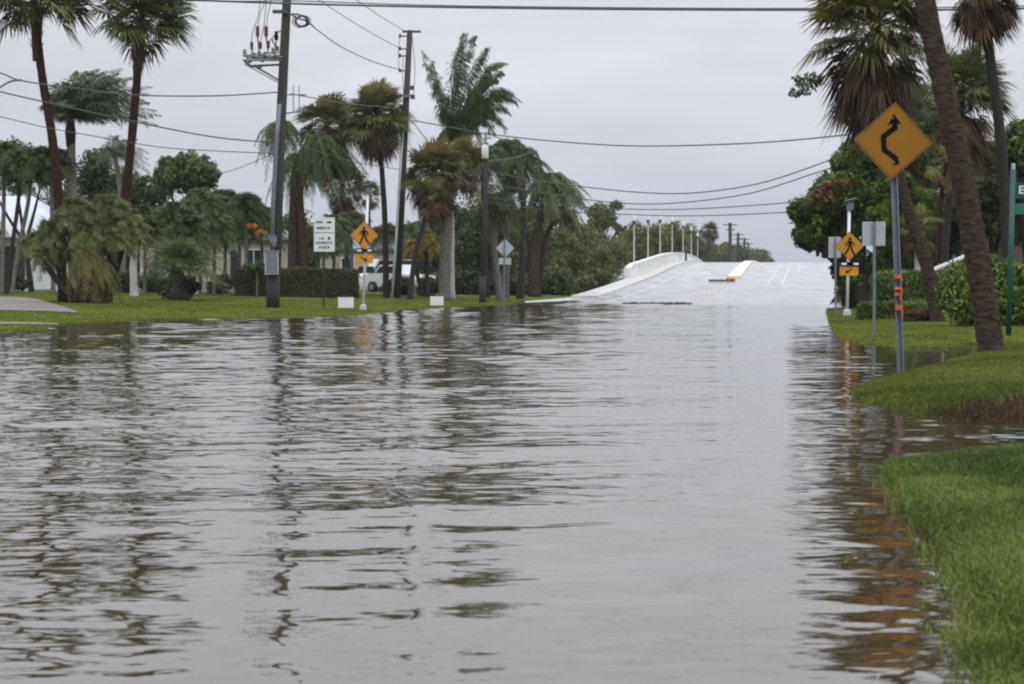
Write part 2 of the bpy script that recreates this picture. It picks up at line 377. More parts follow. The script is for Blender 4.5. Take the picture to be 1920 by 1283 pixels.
def rightv(Y): return np.interp(Y, [60, 110, 215, 340, 4000], [1.4, 1.9, 5.2, 5.2, 5.2])
def strip(Ys, va, vb, dz=0.0, nx=2):
    Ys = np.asarray(Ys, float); t = np.linspace(0, 1, nx)
    va = va(Ys) if callable(va) else np.full(len(Ys), va); vb = vb(Ys) if callable(vb) else np.full(len(Ys), vb)
    X = (va[:, None] * (1 - t) + vb[:, None] * t) + .1219 * Ys[:, None]
    Y = np.repeat(Ys[:, None], nx, 1); Z = deck_s(Y) + dz + .06 * lump(X * .8, Y * .35) * np.clip((150 - Y) / 30, 0, 1)
    return grid_mesh(X, Y, Z)
RY = np.arange(92, 460, 1.0)
struct('road', strip(RY, -11.2, rightv, 0, 28), 'road', True)
def slab(Ys, va, vb, z0, z1):
    """a long kerb-like body following the deck"""
    g = Geo(); Ys = list(Ys); V = []
    for y in Ys:
        a = (va(y) if callable(va) else va); b_ = (vb(y) if callable(vb) else vb); z = float(deck_s(y))
        zz0 = z0(y) if callable(z0) else z0; zz1 = z1(y) if callable(z1) else z1
        V += [(vline(a, y), y, z + zz0), (vline(b_, y), y, z + zz0), (vline(b_, y), y, z + zz1), (vline(a, y), y, z + zz1)]
    F = []
    for i in range(len(Ys) - 1):
        for k in range(4): l = (k + 1) % 4; F.append((i * 4 + k, i * 4 + l, i * 4 + 4 + l, i * 4 + 4 + k))
    n = len(Ys) * 4; F += [(0, 3, 2, 1), (n - 4, n - 3, n - 2, n - 1)]
    return g.add(V, F)
struct('sidewalk', slab(np.arange(133, 400, 3.), lambda y: -12.75, lambda y: -11.2, -.25, lambda y: .02 + .12 * min(1, (y - 130) / 40)), 'concrete')
struct('bridge_shoulder', slab(np.arange(215, 400, 3.), lambda y: 5.2, lambda y: 6.4, -.25, .16), 'concrete')
lines = Geo()
for v, w, y0, y1 in ((-9.6, .16, 118, 330), (-.6, .13, 165, 330), (.45, .13, 165, 330), (1.5, .10, 200, 330)):
    q_ = .0 if v < -5 else .009
    s_ = strip(np.arange(y0, y1, 3.), lambda Y: v + q_ * (Y - 284), lambda Y: v + w + q_ * (Y - 284), .006); lines.add(s_.V[0], s_.F[0])
struct('lane_line_white', lines, 'line_white')
lines = Geo()
for v, w, y0, y1 in ((-4.9, .15, 112, 205), (-4.3, .15, 112, 205), (-3.75, .16, 205, 330)):
    s_ = strip(np.arange(y0, y1, 3.), v, v + w, .006); lines.add(s_.V[0], s_.F[0])
struct('lane_line_yellow', lines, 'line_yellow')
joints = Geo()
for y in (150, 171, 192, 213, 234, 255, 276):
    X = np.array([[vline(v, y), vline(v, y)] for v in np.linspace(-11.1, float(rightv(y)) - .05, 6)]).T; Y = np.array([[y] * 6, [y + .12] * 6]); s_ = grid_mesh(X, Y, deck_s(Y) + .004 + .06 * lump(X * .8, Y * .35) * np.clip((150 - Y) / 30, 0, 1)); joints.add(s_.V[0], s_.F[0])
struct('deck_joint', joints, 'kerb')
# median island with a yellow nose
md = thing('median_island', 'long pale raised median in the middle of the bridge road with a yellow nose', 'median', (vline(-4.5, 182), 182, float(deck_s(182))))
slab(np.arange(184, 330, 3.), -5.0, -4.0, -.05, .18).obj('kerb_body', 'parapet', md)
nose = Geo(); z = float(deck_s(182))
nose.tube([(vline(-4.5, 183.6), 183.6, z - .05), (vline(-4.5, 183.6), 183.6, z + .2)], [.62, .55], 14); nose.obj('nose', 'yellow', md)
# unclear low object in front of the nose, built as a debris plank
g = Geo(); y = 172.; z = float(deck_s(y)); x = vline(-5.0, y)
bar = thing('debris_plank', 'low grey board with a rust red end lying on the road before the median', 'plank', (x, y, z))
g.box((x - .45, y, z + .12), (1.3, .35, .16)); g.obj('board', 'steel_dark', bar)
g = Geo(); g.box((x + .55, y, z + .14), (.65, .4, .24)); g.obj('end_block', 'rust', bar)

# ------------------------------------------------------------------ bridge parapets and lamps
def parapet(v, y0, y1, label):
    r = thing('bridge_parapet', label, 'parapet', (vline(v, y0), y0, float(deck_s(y0))), 'white parapets of the bridge')
    Ys = np.concatenate([[y0], np.arange(y0 + 2, y1, 3.)])
    slab(Ys, v - .16, v + .16, 0.0, lambda y: 1.0 * min(1, .72 + (y - y0) / 14)).obj('wall', 'parapet', r)
    slab(Ys, v - .24, v + .24, lambda y: 1.003 * min(1, .72 + (y - y0) / 14), lambda y: 1.003 * min(1, .72 + (y - y0) / 14) + .14).obj('coping', 'parapet', r)
    for y in np.arange(y0 + 12, y1 - 20, 12):
        e = Geo(); z = float(deck_s(y)); e.box((vline(v, y) + (.163 if v < 0 else -.163), y, z + .56), (.008, .05, .8)); e.obj('panel_joint', 'kerb', r)
    e = Geo(); z = float(deck_s(y0)); e.box((vline(v, y0), y0 - .3, z + .42), (.55, .5, 1.0)); e.obj('end_pier', 'parapet', r)
    return r
parapet(-12.9, 181, 380, 'left white concrete parapet rising along the sidewalk of the bridge')
parapet(6.6, 215, 380, 'right white concrete parapet of the bridge behind the dark trees')
def bridge_lamp():
    r = thing('bridge_lamp', 'tall thin bridge lamp', 'street lamp', (0, 0, 0), 'slender lamps along the left bridge parapet')
    g = Geo(); g.tube([(0, 0, -.1), (0, 0, 4.2)], [.075, .05], 8); g.obj('pole', 'concrete', r)
    g = Geo(); g.tube([(0, 0, 0), (0, 0, .35)], [.16, .1], 10); g.obj('base', 'concrete', r)
    g = Geo(); g.tube([(0, 0, 4.2), (0, 0, 4.5)], [.12, .17], 10); g.obj('fitting', 'steel_dark', r)
    h = Geo(); h.tube([(0, 0, 4.5), (0, 0, 4.62), (0, 0, 4.95), (0, 0, 5.05)], [.10, .15, .14, .05], 12); h.obj('globe', 'lamp_glass', r)
    return r
def copy_tree(o, loc, label=None, rz=0, sc=1, group=None):
    c = o.copy(); C.objects.link(c); c.location = tuple(float(a) for a in loc); c.rotation_euler = (0, 0, rz); c.scale = (sc, sc, sc)
    if label: c['label'] = label
    if group: c['group'] = group
    for ch in o.children:
        d = ch.copy(); C.objects.link(d); d.parent = c
        for e in ch.children: f = e.copy(); C.objects.link(f); f.parent = d
    return c
ordn = ['nearest', 'second', 'third', 'fourth', 'fifth', 'sixth', 'farthest']
lamp0 = bridge_lamp()
for i, y in enumerate((194, 213, 233, 257, 283, 307, 328)):
    loc = (vline(-13.25, y), y, float(deck_s(y)) + .1); lab = ordn[i] + ' of the slender pale lamps behind the left bridge parapet' + ('' if i in (0, 6) else ', counted from the near end')
    if i == 0: lamp0.location = loc; lamp0['label'] = lab
    else: copy_tree(lamp0, loc, lab)
g = Geo(); x, y = vline(-12.2, 268), 268.; z = float(deck_s(y)) + .15
g.tube([(x, y, z), (x, y, z + 1.5)], .13, 8); g.tube([(x, y, z + 1.5), (x, y, z + 1.75)], [.2, .1], 8)
solo('bollard', g, 'steel_dark', 'short dark post on the bridge sidewalk near its crest', 'post', (x, y, z))

# ------------------------------------------------------------------ foliage
def fan_leaf(g, o, d, Lp, Rb, nseg=18, spread=1.9, droop=.35, tint=.5, wind=(0, 0, 0), rg=rng):
    o = np.asarray(o, float); d = nrm(d); s = np.cross(d, [0, 0, 1.]);
    s = nrm(s) if np.linalg.norm(s) > .05 else np.array([1., 0, 0])
    roll = rg.uniform(-.6, .6); u0 = np.cross(s, d); s = s * math.cos(roll) + u0 * math.sin(roll); u = np.cross(s, d)
    hub = o + d * Lp + np.array([0, 0, -.15 * Lp * droop])
    w = .018 * (Lp + Rb)
    g.add([o - s * w, o + s * w, hub + s * w * .6, hub - s * w * .6], np.array([[0, 1, 2, 3]]), tint)
    a = np.linspace(-spread, spread, nseg) + rg.normal(0, .05, nseg)
    L_ = Rb * (1 - .25 * (np.abs(a) / spread) ** 2) * rg.uniform(.85, 1.08, nseg)
    dirs = d[None] * np.cos(a)[:, None] + s[None] * np.sin(a)[:, None] + u[None] * .25 * np.abs(np.sin(a))[:, None] + np.asarray(wind)[None] * .5
    side = s[None] * np.cos(a)[:, None] - d[None] * np.sin(a)[:, None]
    hw = Rb * spread / nseg * .55
    mid = hub + dirs * (L_ * .55)[:, None]
    tipd = rg.uniform(.5, 1.3, nseg)[:, None]
    tip = mid + dirs * (L_ * .45)[:, None] + (np.array([0, 0, -1.]) * droop * 1.1 + np.asarray(wind) * .6)[None] * (L_ * .55)[:, None] * tipd
    V = np.stack([np.repeat(hub[None], nseg, 0), mid - side * hw, tip, mid + side * hw], 1).reshape(-1, 3)
    F = np.arange(nseg * 4).reshape(-1, 4)
    g.add(V, F, np.repeat(np.clip(tint + rg.normal(0, .08, nseg), 0, 1), 4))
def frond(g, P, nl=26, ll=.55, hang=.6, tint=.5, wind=(0, 0, 0), rg=rng, w=.03, side=.8, along=.55):
    """feather frond along polyline P (list of points)"""
    P = np.array(P); m = len(P); t = np.linspace(0.08, .995, nl)
    seg = t * (m - 1); i = np.minimum(seg.astype(int), m - 2); f = (seg - i)[:, None]
    pts = P[i] * (1 - f) + P[i + 1] * f; tan = P[i + 1] - P[i]; tan /= np.linalg.norm(tan, axis=1)[:, None] + 1e-9
    sd = np.cross(tan, np.array([0, 0, 1.])[None]); sd /= np.linalg.norm(sd, axis=1)[:, None] + 1e-6
    g.tube(list(P), [.035 * (1 - .8 * k / (m - 1)) for k in range(m)], 4, False, tint * .8)
    for sg in (-1, 1):
        L_ = ll * (np.sin(PI * np.clip(t * .86 + .12, 0, 1)) ** .55) * rg.uniform(.75, 1.1, nl)
        dr = sd * sg * side + tan * along + np.array([0, 0, -hang])[None] * rg.uniform(.6, 1.3, (nl, 1)) + np.asarray(wind)[None] + rg.normal(0, .24, (nl, 3))
        dr /= np.linalg.norm(dr, axis=1)[:, None]
        mid = pts + dr * (L_ * .5)[:, None]
        d2 = dr + np.array([0, 0, -hang * .9])[None] + np.asarray(wind)[None] * .7; d2 /= np.linalg.norm(d2, axis=1)[:, None]
        tip = mid + d2 * (L_ * .5)[:, None]
        V = np.stack([pts, mid - tan * w, tip, mid + tan * w], 1).reshape(-1, 3)
        g.add(V, np.arange(nl * 4).reshape(-1, 4), np.repeat(np.clip(tint + rg.normal(0, .10, nl), 0, 1), 4))
def curve_frond(o, d, L_, droop, wind=(0, 0, 0), n=9):
    d = nrm(d); o = np.asarray(o, float); out = []
    for k in range(n):
        t = k / (n - 1); out.append(o + L_ * (d * t * (1 - .25 * t) + np.array([0, 0, -1.]) * droop * t * t + np.asarray(wind) * t ** 1.6))
    return out
def trunk_geo(P, r0, r1, n=12, flare=1.25, wob=.05):
    P = spline(P, 10); m = len(P); g = Geo()
    g.tube(P, [(r0 + (r1 - r0) * k / (m - 1)) * (flare if k == 0 else (1 + (flare - 1) * .4 if k == 1 else 1)) for k in range(m)], n, wob=wob)
    return g
def fan_palm(name, label, path, r0, r1, Rc, live=42, dead=30, skirt=1.0, matl='fan', bark='bark', wind=(.18, 0, 0), group=None, seed=0,
             squash=1.0, boots=False, lo=-.35, nseg=18, deadtint=.45):
    rg = np.random.default_rng(seed + 100); top = np.asarray(path[-1], float); live = int(live * 1.6); dead = int(dead * 1.35)
    r = thing(name, label, 'palm tree', path[0], group)
    trunk_geo(path, r0, r1).obj('trunk', bark, r, True)
    g = Geo()
    for k in range(live):
        el = math.asin(np.clip(lo + (1 - lo) * ((k + .5) / live) ** .85, -1, 1)); az = k * 2.39996 + rg.normal(0, .3); el = np.clip(el + rg.normal(0, .22), -1.2, 1.5)
        d = np.array([math.cos(az) * math.cos(el), math.sin(az) * math.cos(el), math.sin(el) * squash]) + np.asarray(wind)
        q = rg.uniform(.62, 1.15)
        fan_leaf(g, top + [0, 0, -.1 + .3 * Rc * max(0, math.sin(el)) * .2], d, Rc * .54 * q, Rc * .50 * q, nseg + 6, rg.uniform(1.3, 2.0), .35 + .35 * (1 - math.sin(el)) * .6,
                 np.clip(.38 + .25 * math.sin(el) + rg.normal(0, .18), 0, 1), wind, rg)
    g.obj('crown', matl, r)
    if dead:
        g = Geo()
        for k in range(dead):
            az = k * 2.39996 + .4; el = -rg.uniform(.55, 1.4); h = rg.uniform(0, 1) ** 1.2 * skirt
            d = np.array([math.cos(az) * math.cos(el), math.sin(az) * math.cos(el), math.sin(el)]) + np.asarray(wind) * .4
            fan_leaf(g, top - [0, 0, .12 + h * .45], d, Rc * .42, Rc * .5 * rg.uniform(.7, 1.1), 12, rg.uniform(.6, 1.1), .75, np.clip(deadtint + rg.normal(0, .2), 0, 1), wind, rg)
        g.obj('dead_frond_skirt', 'dead', r)
    if boots:
        g = Geo(); P = spline(path, 10); tp = P[-1]; dr = nrm(P[-1] - P[-4])
        for k in range(60):
            h = rg.uniform(0, boots); az = k * 2.4; o = tp - dr * h; a = np.array([math.cos(az), math.sin(az), 0])
            q = r1 * (1.05 + .5 * (1 - h / boots)); e = o + a * q * 1.7 + np.array([0, 0, .28])
            s = np.array([-a[1], a[0], 0]) * .06; g.add([o + a * r1 * .6 - s, o + a * r1 * .6 + s, e + s * .6, e - s * .6], np.array([[0, 1, 2, 3]]), rg.uniform(.1, .6))
        g.tube([tp - dr * boots, tp - dr * boots * .45, tp], [r1 * 1.0, r1 * 1.5, r1 * 1.25], 12, tint=.25, wob=.12)
        g.obj('leaf_boots', 'dead', r)
    return r
def feather_palm(name, label, path, r0, r1, L_, n=22, matl='feather', bark='bark_grey', wind=(.35, 0, 0), droop=.55, ll=.5, hang=.6, group=None, seed=0,
                 shaft=None, lo=-.1, nl=26, tint=.45, w=.03, parent=None, dead=0):
    rg = np.random.default_rng(seed + 500); top = np.asarray(path[-1], float); w *= .58; nl = int(nl * 1.35)
    r = thing(name, label, 'palm tree', path[0], group)
    trunk_geo(path, r0, r1).obj('trunk', bark, r, True)
    g = Geo()
    for k in range(n):
        el = lo + (1.35 - lo) * ((k + .5) / n); az = k * 2.39996 + rg.normal(0, .25)
        d = np.array([math.cos(az) * math.cos(el), math.sin(az) * math.cos(el), math.sin(el)])
        P = curve_frond(top, d, L_ * rg.uniform(.8, 1.08), droop * rg.uniform(.7, 1.2), np.asarray(wind) * rg.uniform(.6, 1.3))
        frond(g, P, nl, ll, hang, np.clip(tint + rg.normal(0, .14), 0, 1), np.asarray(wind) * .35, rg, w)
    g.obj('crown', matl, r)
    if dead:
        g = Geo()
        for k in range(dead):
            az = k * 2.4; d = np.array([math.cos(az) * .45, math.sin(az) * .45, -.75])
            frond(g, curve_frond(top - [0, 0, .15], d, L_ * rg.uniform(.5, .8), .3), 18, ll * .7, .9, rg.uniform(.3, .7), wind, rg, w)
        g.obj('dead_fronds', 'dead', r)
    if shaft:
        s = Geo(); P = spline(path, 10); s.tube([P[-1] - np.array([0, 0, shaft]), P[-1] - np.array([0, 0, shaft * .5]), P[-1] + np.array([0, 0, .15])], [r1 * 1.1, r1 * 1.35, r1 * .8], 12, wob=.06)
        s.obj('crownshaft', 'bark_red', r, True)
    return r
def leaf_cloud(g, ells, n, size, rg, tint=.45, clump=.30, dense=1.0, up=.3, aspect=.5):
    """ells: list of (centre, (rx,ry,rz)); leaves sit in clumps through each volume"""
    vol = np.array([e[1][0] * e[1][2] for e in ells]); vol = vol / vol.sum()
    for (c, rr), fr in zip(ells, vol):
        c = np.asarray(c, float); rr = np.asarray(rr, float); m = int(n * fr)
        K = max(14, int(60 * dense)); dv = rg.normal(0, 1, (K, 3)); dv /= np.linalg.norm(dv, axis=1)[:, None]
        cc = c + dv * rr * (rg.uniform(.15, 1, (K, 1)) ** .45) * .86
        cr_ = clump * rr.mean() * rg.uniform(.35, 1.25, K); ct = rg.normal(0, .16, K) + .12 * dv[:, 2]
        k = rg.integers(0, K, m); d = rg.normal(0, 1, (m, 3)); d /= np.linalg.norm(d, axis=1)[:, None]
        p = cc[k] + d * (cr_[k] * rg.uniform(.35, 1, m) ** .5)[:, None] * np.array([1.15, 1.15, .8]) + rg.normal(0, .10, (m, 3)) * rr.mean() * .55
        nn = d + np.array([0, 0, up])[None] + rg.normal(0, .45, (m, 3)); nn /= np.linalg.norm(nn, axis=1)[:, None]
        a = rg.normal(0, 1, (m, 3)); a -= nn * (a * nn).sum(1)[:, None]; a /= np.linalg.norm(a, axis=1)[:, None]; b_ = np.cross(nn, a)
        s = size * rg.uniform(.6, 1.35, m)[:, None]
        V = np.stack([p - a * s, p - b_ * s * aspect + nn * s * .12, p + a * s, p + b_ * s * aspect + nn * s * .12], 1).reshape(-1, 3)
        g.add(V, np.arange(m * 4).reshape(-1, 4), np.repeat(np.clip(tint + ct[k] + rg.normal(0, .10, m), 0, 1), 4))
def broad_tree(name, label, base, ells, n, size, matl='leaf', bark='bark_dark', tr=.18, cat='tree', group=None, seed=0, tint=.45, clump=.3, dense=1.0, extra=None, lean=0):
    rg = np.random.default_rng(seed + 900); base = np.asarray(base, float)
    r = thing(name, label, cat, base, group)
    c0 = np.mean([e[0] for e in ells], 0); fork = base + (c0 - base) * .38
    g = Geo(); g.tube(spline([base - [0, 0, .1], base + (fork - base) * .5 + [lean, 0, 0], fork], 4), [tr * 1.3] + [tr] * 3 + [tr * .9] * 4 + [tr * .8], 9, wob=.08)
    for c, rr in ells:
        c = np.asarray(c, float); g.tube(spline([fork, (fork + c) / 2 + [0, 0, -.15 * rr[2]], c], 3), [tr * .7 * (1 - .11 * k) for k in range(7)], 6, wob=.1)
        for k in range(4):
            d = nrm(rg.normal(0, 1, 3)) * np.asarray(rr) * .8; g.tube([c - (c - fork) * .3, c + d * .5, c + d], [tr * .3, tr * .18, tr * .06], 5)
    g.obj('trunk', bark, r, True)
    g = Geo(); leaf_cloud(g, ells, n, size, rg, tint, clump, dense); g.obj('crown', matl, r)
    if extra:
        g = Geo(); leaf_cloud(g, extra[0], extra[1], size, rg, .5, clump, .6); g.obj(extra[3], extra[2], r)
    return r
def E(px, py, Y, rx, ry, rd=None):
    c = at(px, py, Y); s = FPX / Y; return (c, (rx / s, (rd or (rx + ry) / 2) / s, ry / s))
def hedge(name, label, c, size, n, leaf, matl, group=None, seed=0, ax=(1, 0, 0), bow=0, cat='hedge', round_=.12):
    """clipped hedge: dark woody core with a shell of leaves; c = centre of its foot"""
    rg = np.random.default_rng(seed + 1300); ax = nrm(ax); ay = np.array([-ax[1], ax[0], 0.]); c = np.asarray(c, float)
    r = thing(name, label, cat, c, group); sx, sy, sz = size
    g = Geo(); g.box(c + [0, 0, sz * .47], (sx * .9, sy * .8, sz * .86), ax, ay); g.obj('branch_core', 'bark_dark', r)
    A = np.array([sx * sz, sx * sz, sy * sz, sy * sz, sx * sy * 1.2]); A = A / A.sum(); g = Geo()
    f = rg.choice(5, n, p=A); u = rg.uniform(-.5, .5, n); v = rg.uniform(0, 1, n); w = rg.uniform(-.5, .5, n)
    lx = np.where(f < 2, u * sx, np.where(f == 2, -.5 * sx, np.where(f == 3, .5 * sx, u * sx)))
    ly = np.where(f == 0, -.5 * sy, np.where(f == 1, .5 * sy, w * sy)); lz = np.where(f == 4, sz, v * sz)
    nrmx = np.where(f == 2, -1., np.where(f == 3, 1., 0)); nrmy = np.where(f == 0, -1., np.where(f == 1, 1., 0)); nrmz = np.where(f == 4, 1., 0)
    ed = np.clip((np.abs(lx) / (sx / 2) - (1 - round_)) / round_, 0, 1) ** 2
    lz = lz * (1 - .10 * ed); ly = ly * (1 - .12 * np.clip(lz / sz - .85, 0, 1) / .15)
    q = .05 * sz * np.sin(lx * 2.3 + 1) + .04 * sz * np.sin(lx * 5.1 + ly * 3)
    off = rg.normal(0, .05, n) + .5 * q - .06
    P = c + ax * (lx + nrmx * off)[:, None] + ay * (ly + nrmy * off)[:, None] + np.array([0, 0, 1.]) * (lz + nrmz * off)[:, None]
    nn = ax * nrmx[:, None] + ay * nrmy[:, None] + np.array([0, 0, 1.]) * nrmz[:, None] + rg.normal(0, .5, (n, 3)) + np.array([0, 0, .25])
    nn /= np.linalg.norm(nn, axis=1)[:, None]
    a = rg.normal(0, 1, (n, 3)); a -= nn * (a * nn).sum(1)[:, None]; a /= np.linalg.norm(a, axis=1)[:, None]; b_ = np.cross(nn, a)
    s = leaf * rg.uniform(.6, 1.3, n)[:, None]
    V = np.stack([P - a * s, P - b_ * s * .55, P + a * s, P + b_ * s * .55], 1).reshape(-1, 3)
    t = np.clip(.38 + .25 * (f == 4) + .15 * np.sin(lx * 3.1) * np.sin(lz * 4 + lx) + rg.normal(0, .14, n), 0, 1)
    g.add(V, np.arange(n * 4).reshape(-1, 4), np.repeat(t, 4)); g.obj('foliage', matl, r); return r

def pth(pts, Y):   # pixel path to world points at depth Y (numbers) or per-point depths
    return [at(p[0], p[1], p[2] if len(p) > 2 else Y) for p in pts]
def gpth(base_px, Y, pts):
    b_ = B(base_px, Y) - np.array([0, 0, .08]); return [b_] + pth(pts, Y)

# ------------------------------------------------------------------ left bank: tall palms
fan_palm('fan_palm', 'tall reddish palm trunk bending to the left, its crown cut by the top border', gpth(119, 88, [(112, 440), (107, 340), (96, 245), (80, 150), (69, 60), (67, -12)]),
         .20, .15, 2.3, 80, 0, matl='fan_warm', bark='bark_red', boots=2.6, seed=1, wind=(.12, 0, 0), lo=-.35)
fan_palm('fan_palm', 'tall palm beside the bent one, green crown blowing right above stubby brown leaf bases', gpth(200, 88, [(212, 470), (234, 370), (247, 260), (256, 160), (260, 90), (263, 30)]),
         .19, .145, 2.1, 75, 0, matl='fan', bark='bark_red', boots=2.4, seed=2, wind=(.12, 0, .0), lo=-.55)
feather_palm('royal_palm', 'grey trunked feather palm with windswept grey green fronds between the two tall brown palms', gpth(138, 112, [(137, 400), (134, 300), (132, 222)]),
             .26, .2, 4.0, 64, 'grey_feather', wind=(.50, 0, .16), droop=.34, ll=.8, hang=.5, seed=3, shaft=1.4, lo=.15, nl=40, tint=.42, w=.045)
feather_palm('royal_palm', 'smaller grey green feather palm farther back, its crown right behind the second tall palm', gpth(232, 150, [(228, 400), (222, 330), (215, 292)]),
             .2, .16, 2.8, 34, 'grey_feather', wind=(.25, 0, .1), droop=.5, ll=.7, hang=.5, seed=4, nl=26, tint=.38, lo=-.2)
# christmas palm clump on the far left
for i, (bx, tx, ty, lab) in enumerate(((14, 40, 318, 'leftmost slim palm leaning right in front of the white roofed house'), (22, 62, 300, 'second slim palm leaning right in front of the white roofed house'),
                                       (4, 8, 292, 'upright slim palm at the left border of the photo'), (100, 96, 300, 'slim palm with dense dark crown behind the bent tall palm'))):
    feather_palm('slim_palm', lab, gpth(bx, 112, [(bx * .7 + tx * .3, 470), (bx * .25 + tx * .75, 385), (tx, ty)]), .12, .09, 1.9, 44, 'leaf_dark' if i % 2 else 'feather', 'bark_grey' if i else 'bark_dark',
                 wind=(.12, 0, 0), droop=.5, ll=.5, hang=.4, group='slim palms by the white roofed house', seed=10 + i, lo=-.35, nl=24, w=.05, tint=.4)
broad_tree('leafy_tree', 'dark leafy tree behind the slim palms at the left border', B(60, 125), [E(25, 300, 125, 50, 42), E(85, 310, 124, 42, 45), E(-30, 320, 124, 50, 50)], 7000, .13, 'leaf_dark', seed=5, tr=.16, tint=.45)

# dense old palm clump with drooping green rosettes
def rosette_clump(name, label, base, heads, matl, L_=1.5, w=.05, droop=1.0, n=46, seed=0, bark='bark_dark', skirt=0, trunk=.13, tint=.5, wind=(.12, 0, 0), lo=-.35, hang=.4):
    rg = np.random.default_rng(seed + 77); r = thing(name, label, 'palm tree', base)
    g = Geo()
    for h in heads: g.tube(spline([base + [rg.uniform(-.5, .5) + (h[0] - base[0]) * .35, rg.uniform(-.3, .3), -.1], (base + h) / 2 + [(h[0] - base[0]) * .25, 0, 0], h], 5), [trunk * (1 - .03 * k) for k in range(11)], 9, wob=.12)
    g.obj('trunk', bark, r, True); g = Geo()
    for h in heads:
        for k in range(n):
            el = lo + (1.45 - lo) * (k + .5) / n; az = k * 2.39996 + rg.normal(0, .2)
            d = np.array([math.cos(az) * math.cos(el), math.sin(az) * math.cos(el), math.sin(el)])
            P = curve_frond(h, d, L_ * rg.uniform(.75, 1.15), droop * rg.uniform(.7, 1.2), wind, 8)
            frond(g, P, 30, L_ * .34, hang, np.clip(tint + rg.normal(0, .2), 0, 1), np.asarray(wind), rg, w * .55)
    g.obj('crown', matl, r)
    if skirt:
        g = Geo()
        for h in heads:
            for k in range(skirt):
                az = k * 2.4; d = np.array([math.cos(az) * .5, math.sin(az) * .5, -.7]); o = h - np.array([0, 0, rg.uniform(.1, .9)])
                frond(g, curve_frond(o, d, L_ * rg.uniform(.6, 1.0), .35, wind, 6), 14, L_ * .3, .9, np.clip(.45 + rg.normal(0, .25), 0, 1), wind, rg, w)
        g.obj('dead_frond_skirt', 'dead', r)
    return r
Yc = 86
rosette_clump('palm_clump', 'wide bushy olive green palm clump around the feet of the two tall palms', B(170, Yc),
              [at(95, 435, Yc), at(140, 395, Yc - .4), at(200, 385, Yc + .3), at(238, 425, Yc), at(165, 440, Yc - .8), at(100, 470, Yc + .6), at(210, 445, Yc - .6), at(72, 455, Yc + .2)], 'fan', 1.3, .04, .62, 50, 1, 'bark', skirt=0, tint=.58, lo=-.2)
rosette_clump('palm_clump', 'low yellowish brown palm with hanging withered leaves inside the big clump', B(160, Yc - 1.5), [at(160, 478, Yc - 1.5), at(180, 490, Yc - 1.2)], 'fan_warm', 1.15, .035, 1.3, 34, 2, 'bark', skirt=16, tint=.6)
rosette_clump('cycad', 'grey green cycad with long arching fronds over a dark base, left of the hedge', B(332, 98), [at(333, 505, 98)], 'feather', 2.7, .03, .5, 60, 3, 'bark_dark', trunk=.4, tint=.6, wind=(.1, 0, .1), lo=.05, hang=.25)
g = Geo(); leaf_cloud(g, [(B(333, 98.6) + [0, 0, .55], (1.1, .8, .55))], 2500, .11, rng, .3)
solo('shrub', g, 'hedge_dark', 'dark low shrub under the arching fronds of the cycad', 'shrub', B(333, 98.6))
# white trunk
g = trunk_geo(gpth(252, 108, [(250, 500), (254, 460)]), .20, .15); r = thing('leafy_tree', 'tree with a whitewashed trunk left of the cycad', 'tree', B(252, 108)); g.obj('trunk', 'bark_pale', r, True)
g = Geo(); leaf_cloud(g, [E(262, 425, 108, 40, 38), E(225, 430, 109, 30, 28)], 4200, .13, rng, .35); g.obj('crown', 'leaf_dark', r)
broad_tree('leafy_tree', 'round dark tree rising above the grey roof behind the cycad', B(352, 150), [E(350, 322, 150, 52, 40), E(385, 330, 149, 30, 30), E(312, 330, 150, 22, 42)], 9000, .17, 'leaf_dark', seed=6, tr=.22, tint=.55)
broad_tree('leafy_tree', 'dark tree with bluish green crown left of the round dark tree', B(285, 158), [E(275, 360, 158, 45, 40), E(180, 340, 160, 40, 60), E(225, 360, 160, 40, 50)], 8000, .17, 'leaf_dark', seed=7, tr=.22, tint=.35)
k = 0
for px, ty, Yd, lab in ((352, 415, 112, 'low garden palm right above the cycad'), (398, 408, 114, 'low garden palm right of the cycad before the beige wall'), (445, 402, 121, 'garden palm before the dark door of the beige house'), (268, 405, 114, 'low garden palm beside the whitewashed trunk'),
                        (622, 412, 128, 'low garden palm behind the white text sign'), (655, 405, 132, 'garden palm between the text sign and the pedestrian sign'), (722, 425, 150, 'garden palm behind the pickup truck'), (775, 420, 140, 'low garden palm behind the van'), (590, 430, 126, 'small garden palm above the left part of the clipped hedge'),
                        (330, 385, 118, 'leftmost of the garden palms in front of the grey roof'), (372, 362, 120, 'garden palm with a full crown before the middle of the grey roof'), (418, 365, 122, 'garden palm before the right part of the grey roof'),
                        (458, 372, 118, 'garden palm beside the orange flower spike'), (487, 400, 124, 'shorter garden palm just left of the big utility pole'), (290, 395, 126, 'low garden palm between the white trunk and the grey roof')):
    feather_palm('garden_palm', lab, gpth(px + 3, Yd, [(px + 4, 470), (px, ty + 12)]), .10, .08, 1.9, 46, 'feather' if k % 3 else 'leaf_dark', 'bark_grey', wind=(.15, 0, 0), droop=.55, ll=.5, hang=.45, group='garden palms in front of the houses',
                 seed=30 + k, lo=-.6, nl=26, w=.05, tint=.5); k += 1
g = Geo(); b0 = B(482, 112)
for q in range(9): frond(g, curve_frond(b0 + [0, 0, 1.2], [math.cos(q * 2.4) * .5, math.sin(q * 2.4) * .5, 1.], 1.6, .5, (-.15, 0, 0), 6), 9, .5, .4, .4, (0, 0, 0), rng, .09)
r = thing('flowering_plant', 'tall garden plant with orange drooping flower spikes left of the utility pole', 'plant', b0)
g.obj('foliage', 'feather', r); g = Geo(); leaf_cloud(g, [E(472, 424, 111.4, 12, 4), E(487, 437, 111.2, 8, 5)], 130, .11, rng, .6); g.obj('flower_spike', 'orange_leaf', r)
